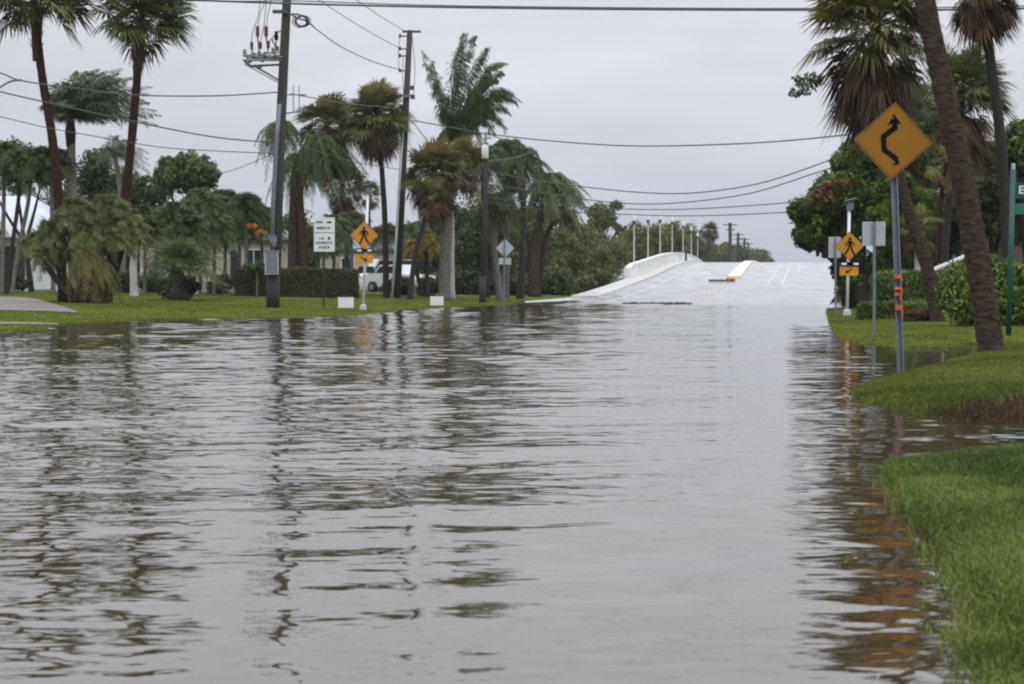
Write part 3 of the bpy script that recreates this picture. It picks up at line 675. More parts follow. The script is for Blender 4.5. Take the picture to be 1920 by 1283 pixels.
g = Geo(); g.tube([b0, b0 + [0, 0, 1.3]], .05, 6); g.obj('stem', 'bark_grey', r)
# hedge behind pole
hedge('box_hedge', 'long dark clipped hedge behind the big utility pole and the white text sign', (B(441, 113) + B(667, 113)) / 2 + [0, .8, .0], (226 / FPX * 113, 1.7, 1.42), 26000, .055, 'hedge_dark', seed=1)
for i, (px, py, w_) in enumerate(((20, 535, 70), (235, 540, 60), (412, 536, 46), (285, 540, 40), (750, 526, 50), (800, 530, 40), (460, 532, 34))):
    Yb = 122 if i < 4 or i == 6 else 128; g = Geo(); b0 = B(px, Yb); leaf_cloud(g, [(b0 + [0, 0, .5], (w_ / FPX * Yb * .6, .6, .65))], 2600, .09, rng, .4)
    solo('shrub', g, 'hedge_dark', ('dark shrub bed below the slim palms at the left border', 'dark shrub in front of the low white ledge', 'dark shrub against the beige wall right of the cycad', 'dark shrub between the whitewashed trunk and the cycad', 'dark shrub in front of the white van', 'shrub right of the trailer tank', 'shrub at the left end of the long clipped hedge')[i], 'shrub', b0)

# houses
def house(name, label, x0, x1, Y, yb, ye, yr, wall, roof, depth=9, hip=.5, group=None, over=.5, gable=False):
    """x0..x1 px of the front wall at depth Y, yb foot, ye eave, yr ridge (pixels)"""
    a = at(x0, ye, Y); b_ = at(x1, ye, Y); z0 = min(tz(a[0], Y), tz(b_[0], Y)) - .2; ze = a[2]; zr = at(x0, yr, Y + depth / 2)[2]
    r = thing(name, label, 'house', ((a[0] + b_[0]) / 2, Y, z0), group)
    g = Geo(); g.box(((a[0] + b_[0]) / 2, Y + depth / 2, (z0 + ze) / 2), (b_[0] - a[0], depth, ze - z0)); g.obj('wall', wall, r)
    X0, X1, Y0, Y1 = a[0] - over, b_[0] + over, Y - over, Y + depth + over; hx = (X1 - X0) * hip * .5; ym = (Y0 + Y1) / 2; zb = ze + .003
    V = [(X0, Y0, zb), (X1, Y0, zb), (X1, Y1, zb), (X0, Y1, zb), (X0 + hx, ym, zr), (X1 - hx, ym, zr), (X0, Y0, zb + .18), (X1, Y0, zb + .18), (X1, Y1, zb + .18), (X0, Y1, zb + .18)]
    g = Geo(); g.add(V, [(3, 2, 1, 0), (0, 1, 7, 6), (1, 2, 8, 7), (2, 3, 9, 8), (3, 0, 6, 9), (6, 7, 5, 4), (7, 8, 5), (8, 9, 4, 5), (9, 6, 4)]); g.obj('roof', roof, r)
    return r, z0, ze
def panel(r, name, matl, x0, x1, y0, y1, Y, th=.06, frame=None):
    a = at(x0, y1, Y); b_ = at(x1, y0, Y); g = Geo(); g.box(((a[0] + b_[0]) / 2, Y - th / 2, (a[2] + b_[2]) / 2), (b_[0] - a[0], th, b_[2] - a[2])); p = g.obj(name, matl, r)
    if frame:
        f = Geo(); w_ = .07; cx, cz = (a[0] + b_[0]) / 2, (a[2] + b_[2]) / 2; W_, H_ = b_[0] - a[0], b_[2] - a[2]
        for dx, dz, sx, sz in ((0, H_ / 2, W_ + w_ * 2, w_), (0, -H_ / 2, W_ + w_ * 2, w_), (-W_ / 2, 0, w_, H_ - w_), (W_ / 2, 0, w_, H_ - w_), (0, 0, .04, H_ - w_)):
            f.box((cx + dx, Y - th - .03, cz + dz), (sx, .05, sz))
        fo = f.obj('frame', frame, p); 
    return p
hA, z0, ze = house('white_roofed_house', 'white walled house with a big pale roof at the left border', -150, 108, 128, 540, 447, 368, 'wall_white', 'roof_white', 11, .7)
panel(hA, 'carport_shade', 'dark_open', -60, 46, 462, 543, 128)  # flat dark panel on the wall, painted as the shade inside the open carport
panel(hA, 'garage_door', 'white', 52, 104, 476, 543, 128, .1)
g = Geo(); a = at(-30, 447, 127.2); c_ = at(14, 447, 127.2); t_ = at(-8, 400, 127.2)
g.add([a + [-.3, -.4, .06], c_ + [.3, -.4, .06], t_ + [0, -.4, .1], a + [-.3, 3.5, .06], c_ + [.3, 3.5, .06], t_ + [0, 5, .1]], [(0, 1, 2), (3, 5, 4), (0, 2, 5, 3), (1, 4, 5, 2), (0, 3, 4, 1)]); g.obj('gable', 'white', hA)
g = Geo(); g.add([a + [.15, -.43, .12], c_ + [-.15, -.43, .12], t_ + [0, -.43, -.15]], [(0, 1, 2)]); g.obj('gable_screen', 'dark_open', hA)
hB, z0, ze = house('grey_roofed_house', 'beige house with a grey hipped roof behind the garden palms', 262, 520, 136, 540, 450, 392, 'wall_beige', 'roof_grey', 10, .6)
panel(hB, 'window', 'glass', 462, 490, 468, 500, 136, .04, 'white')
panel(hB, 'door', 'dark_open', 432, 446, 470, 536, 136, .05); panel(hB, 'low_ledge', 'wall_white', 270, 330, 505, 512, 134.6, 1.2)
hC, z0, ze = house('far_pale_house', 'pale house behind the parked white vehicles', 600, 820, 165, 535, 470, 436, 'wall_beige', 'roof_grey', 10, .6)
panel(hC, 'garage_door', 'white', 690, 760, 486, 530, 165, .08); panel(hC, 'window', 'glass', 640, 664, 484, 506, 165, .04, 'white'); panel(hC, 'window', 'glass', 782, 804, 484, 506, 165, .04, 'white')

# driveway and kerb strips on the left
def drape(up, lo_, m, name, dz=.012, n=24, k=8):
    U = spline([np.array([p[0], p[1], 0]) for p in up], n // (len(up) - 1)); D = spline([np.array([p[0], p[1], 0]) for p in lo_], n // (len(lo_) - 1))
    q = min(len(U), len(D)); A = [G(u[0], u[1]) for u in U[:q]]; Z_ = [G(d[0], d[1]) for d in D[:q]]
    X = np.array([[a[0] + (z[0] - a[0]) * t for t in np.linspace(0, 1, k)] for a, z in zip(A, Z_)]); Y = np.array([[a[1] + (z[1] - a[1]) * t for t in np.linspace(0, 1, k)] for a, z in zip(A, Z_)])
    return struct(name, grid_mesh(X, Y, terrain(X, Y) + dz), m)
drape([(-120, 555), (0, 557), (62, 561), (110, 574)], [(-120, 581), (0, 583), (75, 585), (150, 588)], 'drive', 'driveway', .03)
drape([(-120, 604), (0, 606), (60, 607), (110, 609)], [(-120, 608), (0, 610), (60, 610.5), (110, 611)], 'kerb', 'kerb', .035, k=3)
drape([(278, 547), (330, 548), (378, 549)], [(278, 550.5), (330, 551.5), (378, 552)], 'concrete', 'path', .04, k=4)
drape([(985, 566), (1060, 560), (1120, 553), (1150, 546)], [(985, 569), (1060, 565), (1120, 561.5), (1165, 558)], 'concrete', 'pavement', .03, k=5)

# ------------------------------------------------------------------ parked vehicles
def vehicle(label, name, c, L_, W_, H_, body, ax, cab0, cab1, hood, cat):
    r = thing(name, label, cat, c); ax = nrm(ax); ay = np.array([-ax[1], ax[0], 0.]); up = np.array([0, 0, 1.])
    out = [(-L_ / 2, .35), (L_ / 2, .35), (L_ / 2 - .02, hood * .82), (L_ / 2 - .25, hood), (cab1 + .55, hood + .08), (cab1, H_), (cab0, H_), (cab0 - .35, hood + .1), (-L_ / 2 + .05, hood + .02)]
    g = Geo(); g.prism(out, np.asarray(c) - ay * W_ / 2, ax, up, -W_) ; g.obj('body', body, r)
    gl = Geo(); w_ = [(cab0 - .12, hood + .16), (cab1 + .36, hood + .16), (cab1 - .02, H_ - .12), (cab0 + .06, H_ - .12)]
    for s in (-1, 1): gl.prism(w_, np.asarray(c) + ay * (s * (W_ / 2 + .006)) , ax, up, .01)
    gl.obj('window', 'glass', r)
    for e in (-1, 1):
        for s in (-1, 1):
            o = np.asarray(c) + ax * e * L_ * .31 + ay * s * (W_ / 2 - .08) + up * .34
            t = Geo(); t.tube([o - ay * .13, o + ay * .13], .34, 16); w = t.obj('wheel', 'tyre', r)
            t = Geo(); t.tube([o - ay * .145, o + ay * .145], .19, 12); ORG[w.name] = ORG[r.name]; t.obj('rim', 'chrome', w)
    for s in (-1, 1):
        o = np.asarray(c) + ax * (L_ / 2 + .005) + ay * s * W_ * .36 + up * hood * .72; t = Geo(); t.box(o, (.05, .32, .18), ax, ay); t.obj('headlight', 'lamp_glass', r)
        o = np.asarray(c) - ax * (L_ / 2 + .005) + ay * s * W_ * .42 + up * hood * .8; t = Geo(); t.box(o, (.05, .14, .3), ax, ay); t.obj('taillight', 'red_lens', r)
    return r
vehicle('white pickup truck parked left of the second utility pole', 'parked_pickup', B(712, 143), 4.6, 1.8, 1.75, 'car_white', (-.75, .66, 0), -.4, .9, 1.05, 'pickup truck')
vehicle('tall white van with dark windows mostly hidden by the second utility pole', 'parked_van', B(752, 150), 4.4, 1.9, 2.15, 'car_white', (-.95, -.3, 0), -1.9, 1.2, 1.25, 'van')
r = thing('boat_trailer', 'small white trailer tank right of the leaning brown trunk', 'trailer', B(786, 132)); o = B(786, 132)
g = Geo(); g.tube([o + [-.25, 0, .75], o + [.25, 0, .75]], .38, 14); g.obj('tank', 'white', r)
g = Geo(); g.tube([o + [.1, -.2, .25], o + [.1, -.33, .25]], .25, 12); g.obj('wheel', 'tyre', r); g = Geo(); g.box(o + [0, 0, .34], (.9, .4, .08)); g.obj('frame', 'galv', r)

# ------------------------------------------------------------------ middle palms
feather_palm('garden_palm', 'narrow feather palm right behind the big utility pole', gpth(520, 118, [(520, 400), (522, 300), (524, 240)]), .16, .12, 2.0, 34, 'feather', 'bark_grey', (.05, 0, 0), .95, .5, .8, seed=50, nl=24, w=.05, lo=-.5, dead=8)
fan_palm('fan_palm', 'ragged fan palm with a brown skirt left of the tall dark stemmed fan palm', gpth(556, 120, [(558, 430), (566, 330), (600, 262), (614, 236)]), .26, .16, 1.95, 70, 60, 2.4, 'fan_warm', seed=51, wind=(.1, 0, -.05), lo=-.5)
feather_palm('coconut_palm', 'palm with heavy curled green fronds hanging to the right below the ragged fan palm', gpth(572, 117, [(566, 430), (560, 330), (592, 275)]), .24, .18, 3.0, 46, 'feather', 'bark', (.35, 0, -.1), .95, .6, .9, seed=52, nl=30, w=.06, lo=-.35, dead=16)
feather_palm('coconut_palm', 'palm with drooping dark fronds just right of the big utility pole', gpth(548, 117, [(549, 430), (552, 350), (556, 300)]), .25, .18, 2.5, 42, 'feather', 'bark', (.1, 0, -.1), 1.0, .55, .9, seed=53, nl=24, w=.05, lo=-.2, dead=14, tint=.4)
fan_palm('fan_palm', 'fan palm hanging with brown dead leaves behind the white text sign', gpth(650, 135, [(650, 440), (645, 380), (642, 345)]), .15, .12, 1.6, 40, 50, 2.2, 'fan_warm', 'bark_dark', seed=54, lo=-.5)
fan_palm('fan_palm', 'tall fan palm with thin dark stem and round crown left of the second utility pole', gpth(724, 118, [(723, 480), (721, 400), (716, 320), (709, 255), (706, 215)]), .17, .11, 1.95, 105, 60, 1.5, 'fan_warm', 'bark_dark', seed=55, lo=-.6, wind=(.08, 0, 0), nseg=20)
fan_palm('fan_palm', 'small distant fan palm behind the solar panel of the left pedestrian sign', gpth(690, 170, [(691, 430), (691, 360)]), .16, .13, 1.15, 34, 22, .8, 'fan', 'bark_dark', seed=56)
# windblown coconut palm with placed fronds
Yp = 122; P0 = at(852, 262, Yp); r = thing('coconut_palm', 'big windblown coconut palm with long upswept fronds, tallest in the middle of the photo', 'palm tree', B(838, Yp))
trunk_geo(gpth(838, Yp, [(840, 430), (845, 340), (851, 268)]), .3, .27).obj('trunk', 'bark_grey', r, True)
g = Geo(); rg = np.random.default_rng(5)
for tx, ty, cx_, cy_, dy in ((791, 98, 828, 175, 0), (803, 118, 838, 190, 1), (869, 58, 838, 120, -.5), (888, 68, 850, 120, .8), (914, 88, 872, 120, 0), (948, 118, 893, 105, .7), (935, 150, 880, 130, -1), (974, 200, 925, 132, 0), (960, 212, 915, 160, 1),
                         (952, 246, 912, 172, -.5), (925, 255, 895, 180, .4), (905, 292, 893, 195, 0), (812, 150, 826, 200, -1), (828, 195, 832, 215, .6), (880, 250, 875, 215, -1.4), (822, 270, 835, 225, -.8), (900, 180, 872, 180, 1.5), (858, 90, 843, 160, 1.2), (866, 320, 868, 250, -1), (930, 225, 905, 165, 1), (968, 190, 925, 118, -1), (945, 140, 888, 118, 0)):
    A = P0 + [0, rg.uniform(-.1, .1), 0]; Cc = at(cx_, cy_, Yp + dy * .6); T_ = at(tx, ty, Yp + dy * 1.6)
    Pf = [A * (1 - t) ** 2 + Cc * 2 * t * (1 - t) + T_ * t * t for t in np.linspace(0, 1, 11)]
    for rep in range(2): frond(g, [p + rg.normal(0, .05, 3) * (1 + np.array([1., 1, 0]) * j * .15) for j, p in enumerate(Pf)], 84, .74, 1.0, np.clip(.42 + rg.normal(0, .18), 0, 1), (.40, 0, -.1), rg, .026, .5, .75)
g.obj('crown', 'feather', r)
s = Geo(); s.tube([P0 - [0, 0, 1.6], P0 - [.02, 0, .8], P0 + [0, 0, .2]], [.3, .42, .3], 12, wob=.1); s.obj('crownshaft', 'bark', r, True)
fan_palm('fan_palm', 'broad olive and brown fan palm right of the second utility pole', gpth(832, 116, [(836, 470), (838, 400), (815, 345), (812, 322)]), .30, .22, 1.85, 90, 90, 1.9, 'fan_warm', 'bark_grey', seed=57, deadtint=.5, lo=-.5)
fan_palm('fan_palm', 'thin brown fan palm trunk leaning across below the broad olive crown', gpth(768, 114, [(778, 480), (795, 420), (808, 362)]), .13, .11, 1.1, 20, 26, .8, 'fan_warm', 'bark_dark', seed=58)
fan_palm('fan_palm', 'straight pale grey trunked fan palm beside the dark street pole', gpth(847, 119, [(846, 440), (846, 385), (862, 325), (868, 300)]), .17, .15, 1.5, 40, 34, 1.2, 'fan_warm', 'bark_pale', seed=59)
rosette_clump('palm_clump', 'yellowing small palm behind the leaning brown trunk', B(800, 125), [at(800, 452, 125), at(775, 462, 125)], 'yellow_leaf', 1.1, .05, .8, 26, 9, 'bark', tint=.4)
for i, (px, ty, Yd, L_, mt, lab) in enumerate(((905, 292, 128, 2.3, 'feather', 'dark feather palm whose crown is crossed by the dark street pole'), (948, 282, 130, 2.6, 'feather', 'feather palm with a high dark crown right of the dark street pole'),
                                   (978, 300, 127, 2.5, 'feather', 'feather palm in the middle of the dark palm grove'), (925, 380, 122, 2.1, 'leaf_dark', 'short dark palm behind the diamond sign seen from the back'))):
    feather_palm('garden_palm', lab, gpth((912, 948, 975, 938)[i], Yd, [(px + 2, 470), (px + 3, 380 if i < 3 else 430), (px, ty)]), .2, .15, L_, 46, mt, 'bark_grey' if i % 2 else 'bark_dark', (.15, 0, 0), .8, .55, .6, group='palm grove left of the bridge', seed=60 + i, nl=26, w=.06, lo=-.45, dead=8, tint=.42)
feather_palm('coconut_palm', 'wide arching palm with hanging brown fronds at the right end of the palm grove', gpth(1003, 138, [(1003, 480), (1010, 420), (1030, 345)]), .30, .24, 3.0, 66, 'feather', 'bark', (.2, 0, 0), .8, .6, .6, seed=66, nl=28, w=.06, lo=-.7, dead=30, tint=.65)
fan_palm('fan_palm', 'brown skirted fan palm leaning left beside the wide arching palm', gpth(996, 139, [(990, 450), (965, 395), (958, 372)]), .17, .14, 1.3, 30, 34, 1.2, 'fan', 'bark', seed=67)
fan_palm('fan_palm', 'brown skirted fan palm leaning right below the wide arching palm', gpth(1010, 140, [(1022, 450), (1052, 395), (1058, 372)]), .17, .14, 1.25, 30, 40, 1.3, 'fan', 'bark', seed=68)
# mangrove bank left of the bridge
def mang(label, px, Y, ells, n, seed, mt='mangrove', sz=.13, tint=.45): return broad_tree('mangrove_tree', label, B(px, Y), ells, n, sz, mt, 'bark', .12, 'tree', 'mangrove trees along the left of the bridge', seed, tint, .3, 1.2)
mang('dark mangrove filling the gap behind the street pole', 880, 150, [E(880, 470, 150, 60, 60), E(800, 490, 152, 50, 42), E(930, 440, 150, 45, 60)], 12000, 1, 'leaf_dark')
mang('dark mangrove behind the fan palms with brown skirts', 985, 158, [E(985, 470, 158, 60, 62), E(940, 500, 156, 40, 42), E(1010, 420, 160, 45, 50)], 12000, 11, 'leaf_dark')
mang('mangrove directly right of the brown skirted palms', 1050, 178, [E(1060, 478, 178, 50, 55), E(1030, 510, 174, 40, 30), E(1075, 440, 180, 35, 30)], 12000, 2)
mang('tall mangrove with a flat open top rising above its neighbours', 1105, 205, [E(1128, 408, 205, 32, 30), E(1155, 385, 205, 16, 10), E(1162, 428, 206, 16, 8), E(1110, 440, 205, 34, 30)], 6000, 3, tint=.5)
mang('mangrove below the tall open topped one', 1100, 195, [E(1105, 490, 195, 50, 48), E(1095, 455, 197, 35, 35)], 10000, 4)
mang('bright green mangrove where the lawn ends at the bridge', 1140, 222, [E(1148, 480, 222, 38, 45), E(1130, 510, 215, 30, 28)], 9000, 5, tint=.55)
mang('mangrove behind the nearest bridge lamp', 1180, 245, [E(1190, 466, 245, 30, 50), E(1172, 455, 250, 26, 30)], 8000, 6, sz=.16)
mang('mangrove behind the second and third bridge lamps', 1215, 275, [E(1228, 460, 275, 30, 50)], 7000, 7, sz=.17)
mang('mangrove behind the middle bridge lamps', 1245, 320, [E(1262, 458, 320, 30, 48)], 7000, 8, sz=.19)
mang('mangrove behind the farthest bridge lamps', 1285, 380, [E(1296, 462, 380, 28, 42)], 6000, 9, sz=.22)
mang('farthest mangrove just left of the lone round palm', 1310, 450, [E(1322, 478, 450, 26, 30), E(1350, 486, 470, 24, 22)], 6000, 12, sz=.26)
mang('reddish brown mangrove low in front of the bridge parapet', 1080, 186, [E(1080, 525, 186, 35, 20), E(1120, 520, 190, 28, 20)], 5000, 10, tint=.3)
for i, (px, Yd, w_, h_, lab) in enumerate(((880, 140, 60, 34, 'dark undergrowth left of the street pole'), (940, 142, 45, 30, 'dark undergrowth behind the diamond sign seen from the back'), (1030, 150, 45, 34, 'dark undergrowth right of the wide arching palm'),
        (820, 146, 30, 28, 'dark undergrowth right of the trailer tank'), (975, 148, 30, 34, 'dark undergrowth between the palms of the grove'), (1085, 165, 35, 24, 'low undergrowth where the lawn narrows towards the bridge'))):
    g = Geo(); b0 = B(px, Yd); s_ = FPX / Yd; leaf_cloud(g, [(b0 + [0, 0, h_ / s_ * .5], (w_ / s_, 1.2, h_ / s_ * .75)), (b0 + [w_ / s_ * .5, .5, h_ / s_ * .5], (w_ / s_ * .5, 1.2, h_ / s_ * .9))], 7000, .13, np.random.default_rng(300 + i), .35, .3, 1.5)
    solo('shrub', g, 'leaf_dark' if i < 5 else 'mangrove', lab, 'shrub', b0, 'undergrowth below the palm grove')
# trees closing the view behind the gardens
for i, (px, Yd, top, rx, mt, lab) in enumerate(((20, 175, 330, 70, 'leaf_dark', 'dark background tree at the left border behind the white roofed house'), (130, 180, 300, 60, 'leaf_dark', 'dark background tree between the two tall palm trunks'),
        (235, 178, 340, 60, 'leaf', 'background tree seen left of the dark bluish green tree'), (450, 182, 362, 60, 'leaf', 'background tree left of the big utility pole behind the garden palms'),
        (545, 184, 385, 60, 'leaf_dark', 'background tree behind the trunks right of the big utility pole'), (610, 186, 425, 50, 'leaf', 'low background tree behind the white text sign'),
        (672, 188, 438, 45, 'leaf_dark', 'low background tree behind the left pedestrian sign'), (730, 190, 432, 45, 'leaf', 'low background tree behind the white pickup truck'),
        (790, 190, 425, 50, 'mangrove', 'background tree behind the yellowing small palm'), (850, 192, 345, 60, 'leaf_dark', 'high background tree behind the olive fan palm'),
        (915, 194, 330, 60, 'mangrove', 'background tree behind the street pole'), (370, 184, 372, 60, 'leaf_dark', 'background tree behind the grey roof'), (-60, 176, 330, 60, 'leaf', 'background tree just outside the left border'))):
    h = (535 - top) / 2
    broad_tree('background_tree', lab, B(px, Yd), [E(px, top + h, Yd, rx, h), E(px - rx * .5, top + h * 1.2, Yd + 1, rx * .6, h * .75), E(px + rx * .5, top + h * 1.25, Yd + 1, rx * .6, h * .7)], 11000, .16, mt, 'bark', .15, 'tree', 'trees closing the view behind the gardens', 200 + i, .42, .3, 1.2)

# far end beyond the crest
fan_palm('fan_palm', 'lone dark palm with a round crown beyond the bridge crest', gpth(1328, 420, [(1329, 480), (1329, 432)]), .35, .3, 2.1, 60, 20, 1, 'mangrove', 'bark_dark', seed=70, lo=-.9)
g = Geo(); rg = np.random.default_rng(3)
leaf_cloud(g, [E(1345, 480, 520, 32, 24), E(1382, 478, 600, 28, 22), E(1410, 488, 700, 28, 22), E(1436, 494, 800, 16, 14), E(1362, 468, 560, 16, 14), E(1425, 478, 760, 18, 12)], 9000, .5, rg, .45, .3, 1.5)
for px, Yd in ((1345, 520), (1382, 600), (1410, 700), (1436, 800)): o = B(px, Yd); g.tube([o, o + [0, 0, 5]], .3, 6, tint=.1)
struct('far_wood', g, 'mangrove', kind='stuff')
for i, (px, ty, w_) in enumerate(((1369, 418, .32), (1384, 437, .3), (1396, 446, .28), (1403, 455, .28))):
    Yd = 430 + i * 70; g = Geo(); o = B(px, Yd); t = at(px, ty, Yd); g.tube([o, t], w_, 8)
    for q in (0, .9): g.box(t - [0, 0, .4 + q], (2.6 - q, .2, .18))
    solo('far_utility_pole', g, 'dark_pole', ('nearest and tallest of the poles beyond the bridge crest', 'second pole beyond the bridge crest', 'third pole beyond the bridge crest', 'farthest thin pole beyond the bridge crest')[i], 'utility pole', o, 'utility poles beyond the bridge')

# ------------------------------------------------------------------ utility poles
def stroke_poly(a, b_, w): a = np.array(a, float); b_ = np.array(b_, float); d = (b_ - a) / (np.linalg.norm(b_ - a) + 1e-9); n = np.array([-d[1], d[0]]) * w / 2; return [a - n, b_ - n, b_ + n, a + n]
Y1 = 86.
def A1(px, py, dy=0): return at(px, py, Y1 + dy)
b0 = B(512, Y1); r = thing('utility_pole', 'thick weathered utility pole carrying red insulators and a grey meter box', 'utility pole', b0)
g = Geo(); g.tube([b0 - [0, 0, .3], A1(523, 300), A1(538, 0), A1(542, -90)], [.235, .20, .165, .15], 14, wob=.02); g.obj('pole', 'wood_pole', r, True)
g = Geo(); g.tube([A1(510.5, 475, -.32), A1(512, 380, -.32), A1(519, 260, -.3), A1(524, 195, -.28)], .085, 8); g.obj('conduit', 'galv', r, True)
g = Geo(); g.box(A1(509.5, 493, -.42), (.50, .26, .88)); mb = g.obj('meter_box', 'grey_box', r)
ORG[mb.name] = ORG[r.name]; g = Geo(); g.box(A1(509.5, 471, -.42), (.56, .34, .05)); g.box(A1(509.5, 493, -.56), (.42, .02, .78)); g.obj('box_door', 'galv', mb)
g = Geo(); g.tube([A1(513, 450, -.3), A1(513, 450, -.45)], .13, 14); g.tube([A1(513, 462, -.3), A1(513, 441, -.3)], .11, 10); g.obj('meter', 'galv', r)
g = Geo(); g.tube([b0 - [0, .12, .1], A1(512.5, 517, -.12)], .25, 12); g.obj('pole_guard', 'dark_pole', r, True)
# switch platform on the left
g = Geo()
g.tube([A1(457, 113, -.5), A1(535, 113, -.1)], .045, 6); g.tube([A1(470, 124, .2), A1(537, 121, .2)], .045, 6); g.tube([A1(457, 113, -.5), A1(470, 124, .2), A1(490, 126, .6)], .05, 6)
g.tube([A1(480, 126, .1), A1(527, 153, 0)], .04, 6); g.tube([A1(458, 120, -.4), A1(527, 158, 0)], .022, 5); g.tube([A1(460, 104, -.2), A1(530, 98, 0)], .03, 6)
g.box((A1(497, 108, 0)), (1.35, .5, .07)); g.obj('switch_frame', 'ins_grey', r)
for i, (px, py) in enumerate(((459, 107), (466, 112), (476, 108), (486, 111), (497, 106), (506, 112), (515, 107), (522, 112), (469, 118), (492, 117), (512, 99), (520, 96))):
    g = Geo(); q = A1(px, py, (-.3, .2)[i % 2]); h = .19 if i % 3 else .3
    g.tube([q + [0, 0, h * k / 6] for k in range(7)], [.05, .09, .05, .09, .05, .08, .04], 8); g.obj('grey_insulator', 'ins_grey', r)
for i, (px, py, h, w_) in enumerate(((483, 69, .38, .085), (499, 69, .38, .085), (472, 93, .27, .075), (488, 92, .25, .08), (503, 91, .28, .075), (518, 75, .2, .09), (518, 64, .1, .07))):
    g = Geo(); q = A1(px, py, 0)
    g.tube([q + [0, 0, h * k / 8] for k in range(9)], [w_ * (.72 if k % 2 else 1) for k in range(9)], 10)
    g.obj('red_insulator', 'ins_red' if i < 5 else 'black', r)
g = Geo()
for a, c_ in (((483, 69), (486, 100)), ((499, 69), (503, 100)), ((518, 75), (516, 105)), ((509, 72), (520, 96)), ((473, 92), (471, 108))): g.tube([A1(*a), A1(*c_)], .028, 5)
for P in ([(483, 52), (488, 25), (497, 0), (500, -60)], [(499, 52), (503, 25), (508, 0), (512, -60)], [(471, 84), (474, 60), (486, 20), (492, -60)], [(487, 83), (496, 40), (503, -60)], [(503, 82), (520, 60), (534, 58)], [(518, 62), (528, 60), (535, 66)]):
    g.tube(spline(pth(P, Y1), 6), .014, 4, False)
g.obj('lead_wire', 'steel_dark', r)
g = Geo(); g.box(A1(525, 22, -.22), (.55, .12, .13)); g.box(A1(549, 27, -.1), (.45, .08, .06)); g.obj('bracket', 'steel_dark', r)
g = Geo(); rg = np.random.default_rng(8); cc = A1(565, 40, -.25)
for k in range(7):
    ph = rg.uniform(0, 6.28); q = rg.uniform(.19, .27)
    g.tube([cc + [q * math.cos(t + ph) * 1.05 + .02 * k - .05, .05 * math.sin(2 * t + k), q * math.sin(t + ph) * .85 + rg.uniform(-.01, .01)] for t in np.linspace(0, 6.0, 20)], .022, 5, False)
g.tube(spline(pth([(547, 28), (556, 34), (575, 40), (590, 52)], Y1 - .2), 5), .03, 5); g.obj('cable_coil', 'steel_dark', r)
g = Geo()
for dx in (550, 561): g.tube([A1(dx, 160), A1(dx, 212)], .018, 5)
g.tube([A1(530, 178), A1(575, 178)], .025, 5); g.tube([A1(531, 214), A1(575, 207)], .03, 5); g.obj('side_arm', 'galv', r)
Y2 = 118.
def A2(px, py, dy=0): return at(px, py, Y2 + dy)
b0 = B(743, Y2); r = thing('utility_pole', 'second utility pole leaning right with a row of small side arms and a white conduit', 'utility pole', b0)
g = Geo(); g.tube([b0 - [0, 0, .3], A2(757, 280), A2(768.5, 57)], [.22, .185, .14], 14, wob=.02); g.obj('pole', 'wood_pole', r, True)
g = Geo(); g.tube([B(735, Y2 - .3), A2(744, 430, -.3), A2(752, 290, -.3), A2(756, 245, -.28)], .07, 8); g.obj('conduit', 'dirty_white', r, True)
g = Geo(); g.box(A2(772, 59.5), (.95, .12, .11)); g.obj('top_arm', 'steel_dark', r)
for py in (68, 92, 105, 133):
    g = Geo(); g.tube([A2(750, py, -.1), A2(767, py, -.1)], .035, 6); g.tube([A2(750, py + 3, -.1), A2(750, py - 4, -.1)], .06, 8); g.obj('side_arm', 'steel_dark', r)
g = Geo(); g.box(A2(755, 180, -.2), (1.05, .12, .14)); g.obj('cross_arm', 'galv', r)
g = Geo()
for px, py in ((773, 165), (774, 182), (752, 200), (757, 210), (753, 225)): g.tube([A2(px, py - 4, -.2), A2(px, py + 4, -.2)], .11, 8)
g.obj('splice_case', 'steel_dark', r)
g = Geo()
for P in ([(750, 68), (747, 95), (748, 135)], [(756, 105), (755, 150), (757, 180)], [(773, 70), (778, 130), (775, 180)]): g.tube(spline(pth(P, Y2 - .1), 6), .015, 4, False)
g.obj('lead_wire', 'steel_dark', r)
Y3 = 112.
b0 = B(905, Y3); r = thing('street_pole', 'slim dark pole with a white transformer on top before the palm grove', 'utility pole', b0)
g = Geo(); g.tube([b0 - [0, 0, .2], at(910, 400, Y3), at(912, 268, Y3)], [.14, .12, .1], 12); g.tube([b0 - [0, .02, .2], b0 + [0, -.02, 1.3]], .17, 12); g.obj('pole', 'dark_pole', r, True)
g = Geo(); q = at(909.5, 298, Y3 - .25); g.tube([q, q + [0, 0, .04], q + [0, 0, .62], q + [0, 0, .7]], [.13, .17, .17, .1], 14); g.obj('transformer', 'dirty_white', r, True)
g = Geo(); g.tube([at(910, 268, Y3 - .1), at(911, 248, Y3 - .1)], .06, 8); g.tube([at(905, 262, Y3), at(922, 258, Y3)], .04, 6); g.obj('insulator', 'ins_grey', r)

# ------------------------------------------------------------------ overhead cables
def cable(label, P, Ya, Yb, rad, grp=None, m='cable', cat='cable'):
    n = len(P); x0, x1 = P[0][0], P[-1][0]
    pts = [at(p[0], p[1], Ya + (Yb - Ya) * (p[0] - x0) / (x1 - x0)) for p in P]
    g = Geo(); g.tube(spline(pts, 8), rad, 6); return solo('overhead_cable', g, m, label, cat, pts[0], grp or 'overhead cables')
cable('thick cable crossing the whole road along the top of the photo', [(-300, -45), (0, -18), (330, -1), (700, 11), (1100, 17), (1500, 19), (1800, 18), (2300, 8)], 70, 62, .030)
cable('thinner cable just above the thick one along the top of the photo', [(-300, -60), (330, -3), (560, 2), (800, 10), (1150, 14.5), (1500, 16), (1900, 12), (2300, 0)], 69, 61, .016)
cable('cable from the left border passing both tall palms up to the big pole', [(-80, 118), (0, 137), (38, 151), (120, 163), (250, 178), (400, 180), (526, 173)], 80, 86, .026)
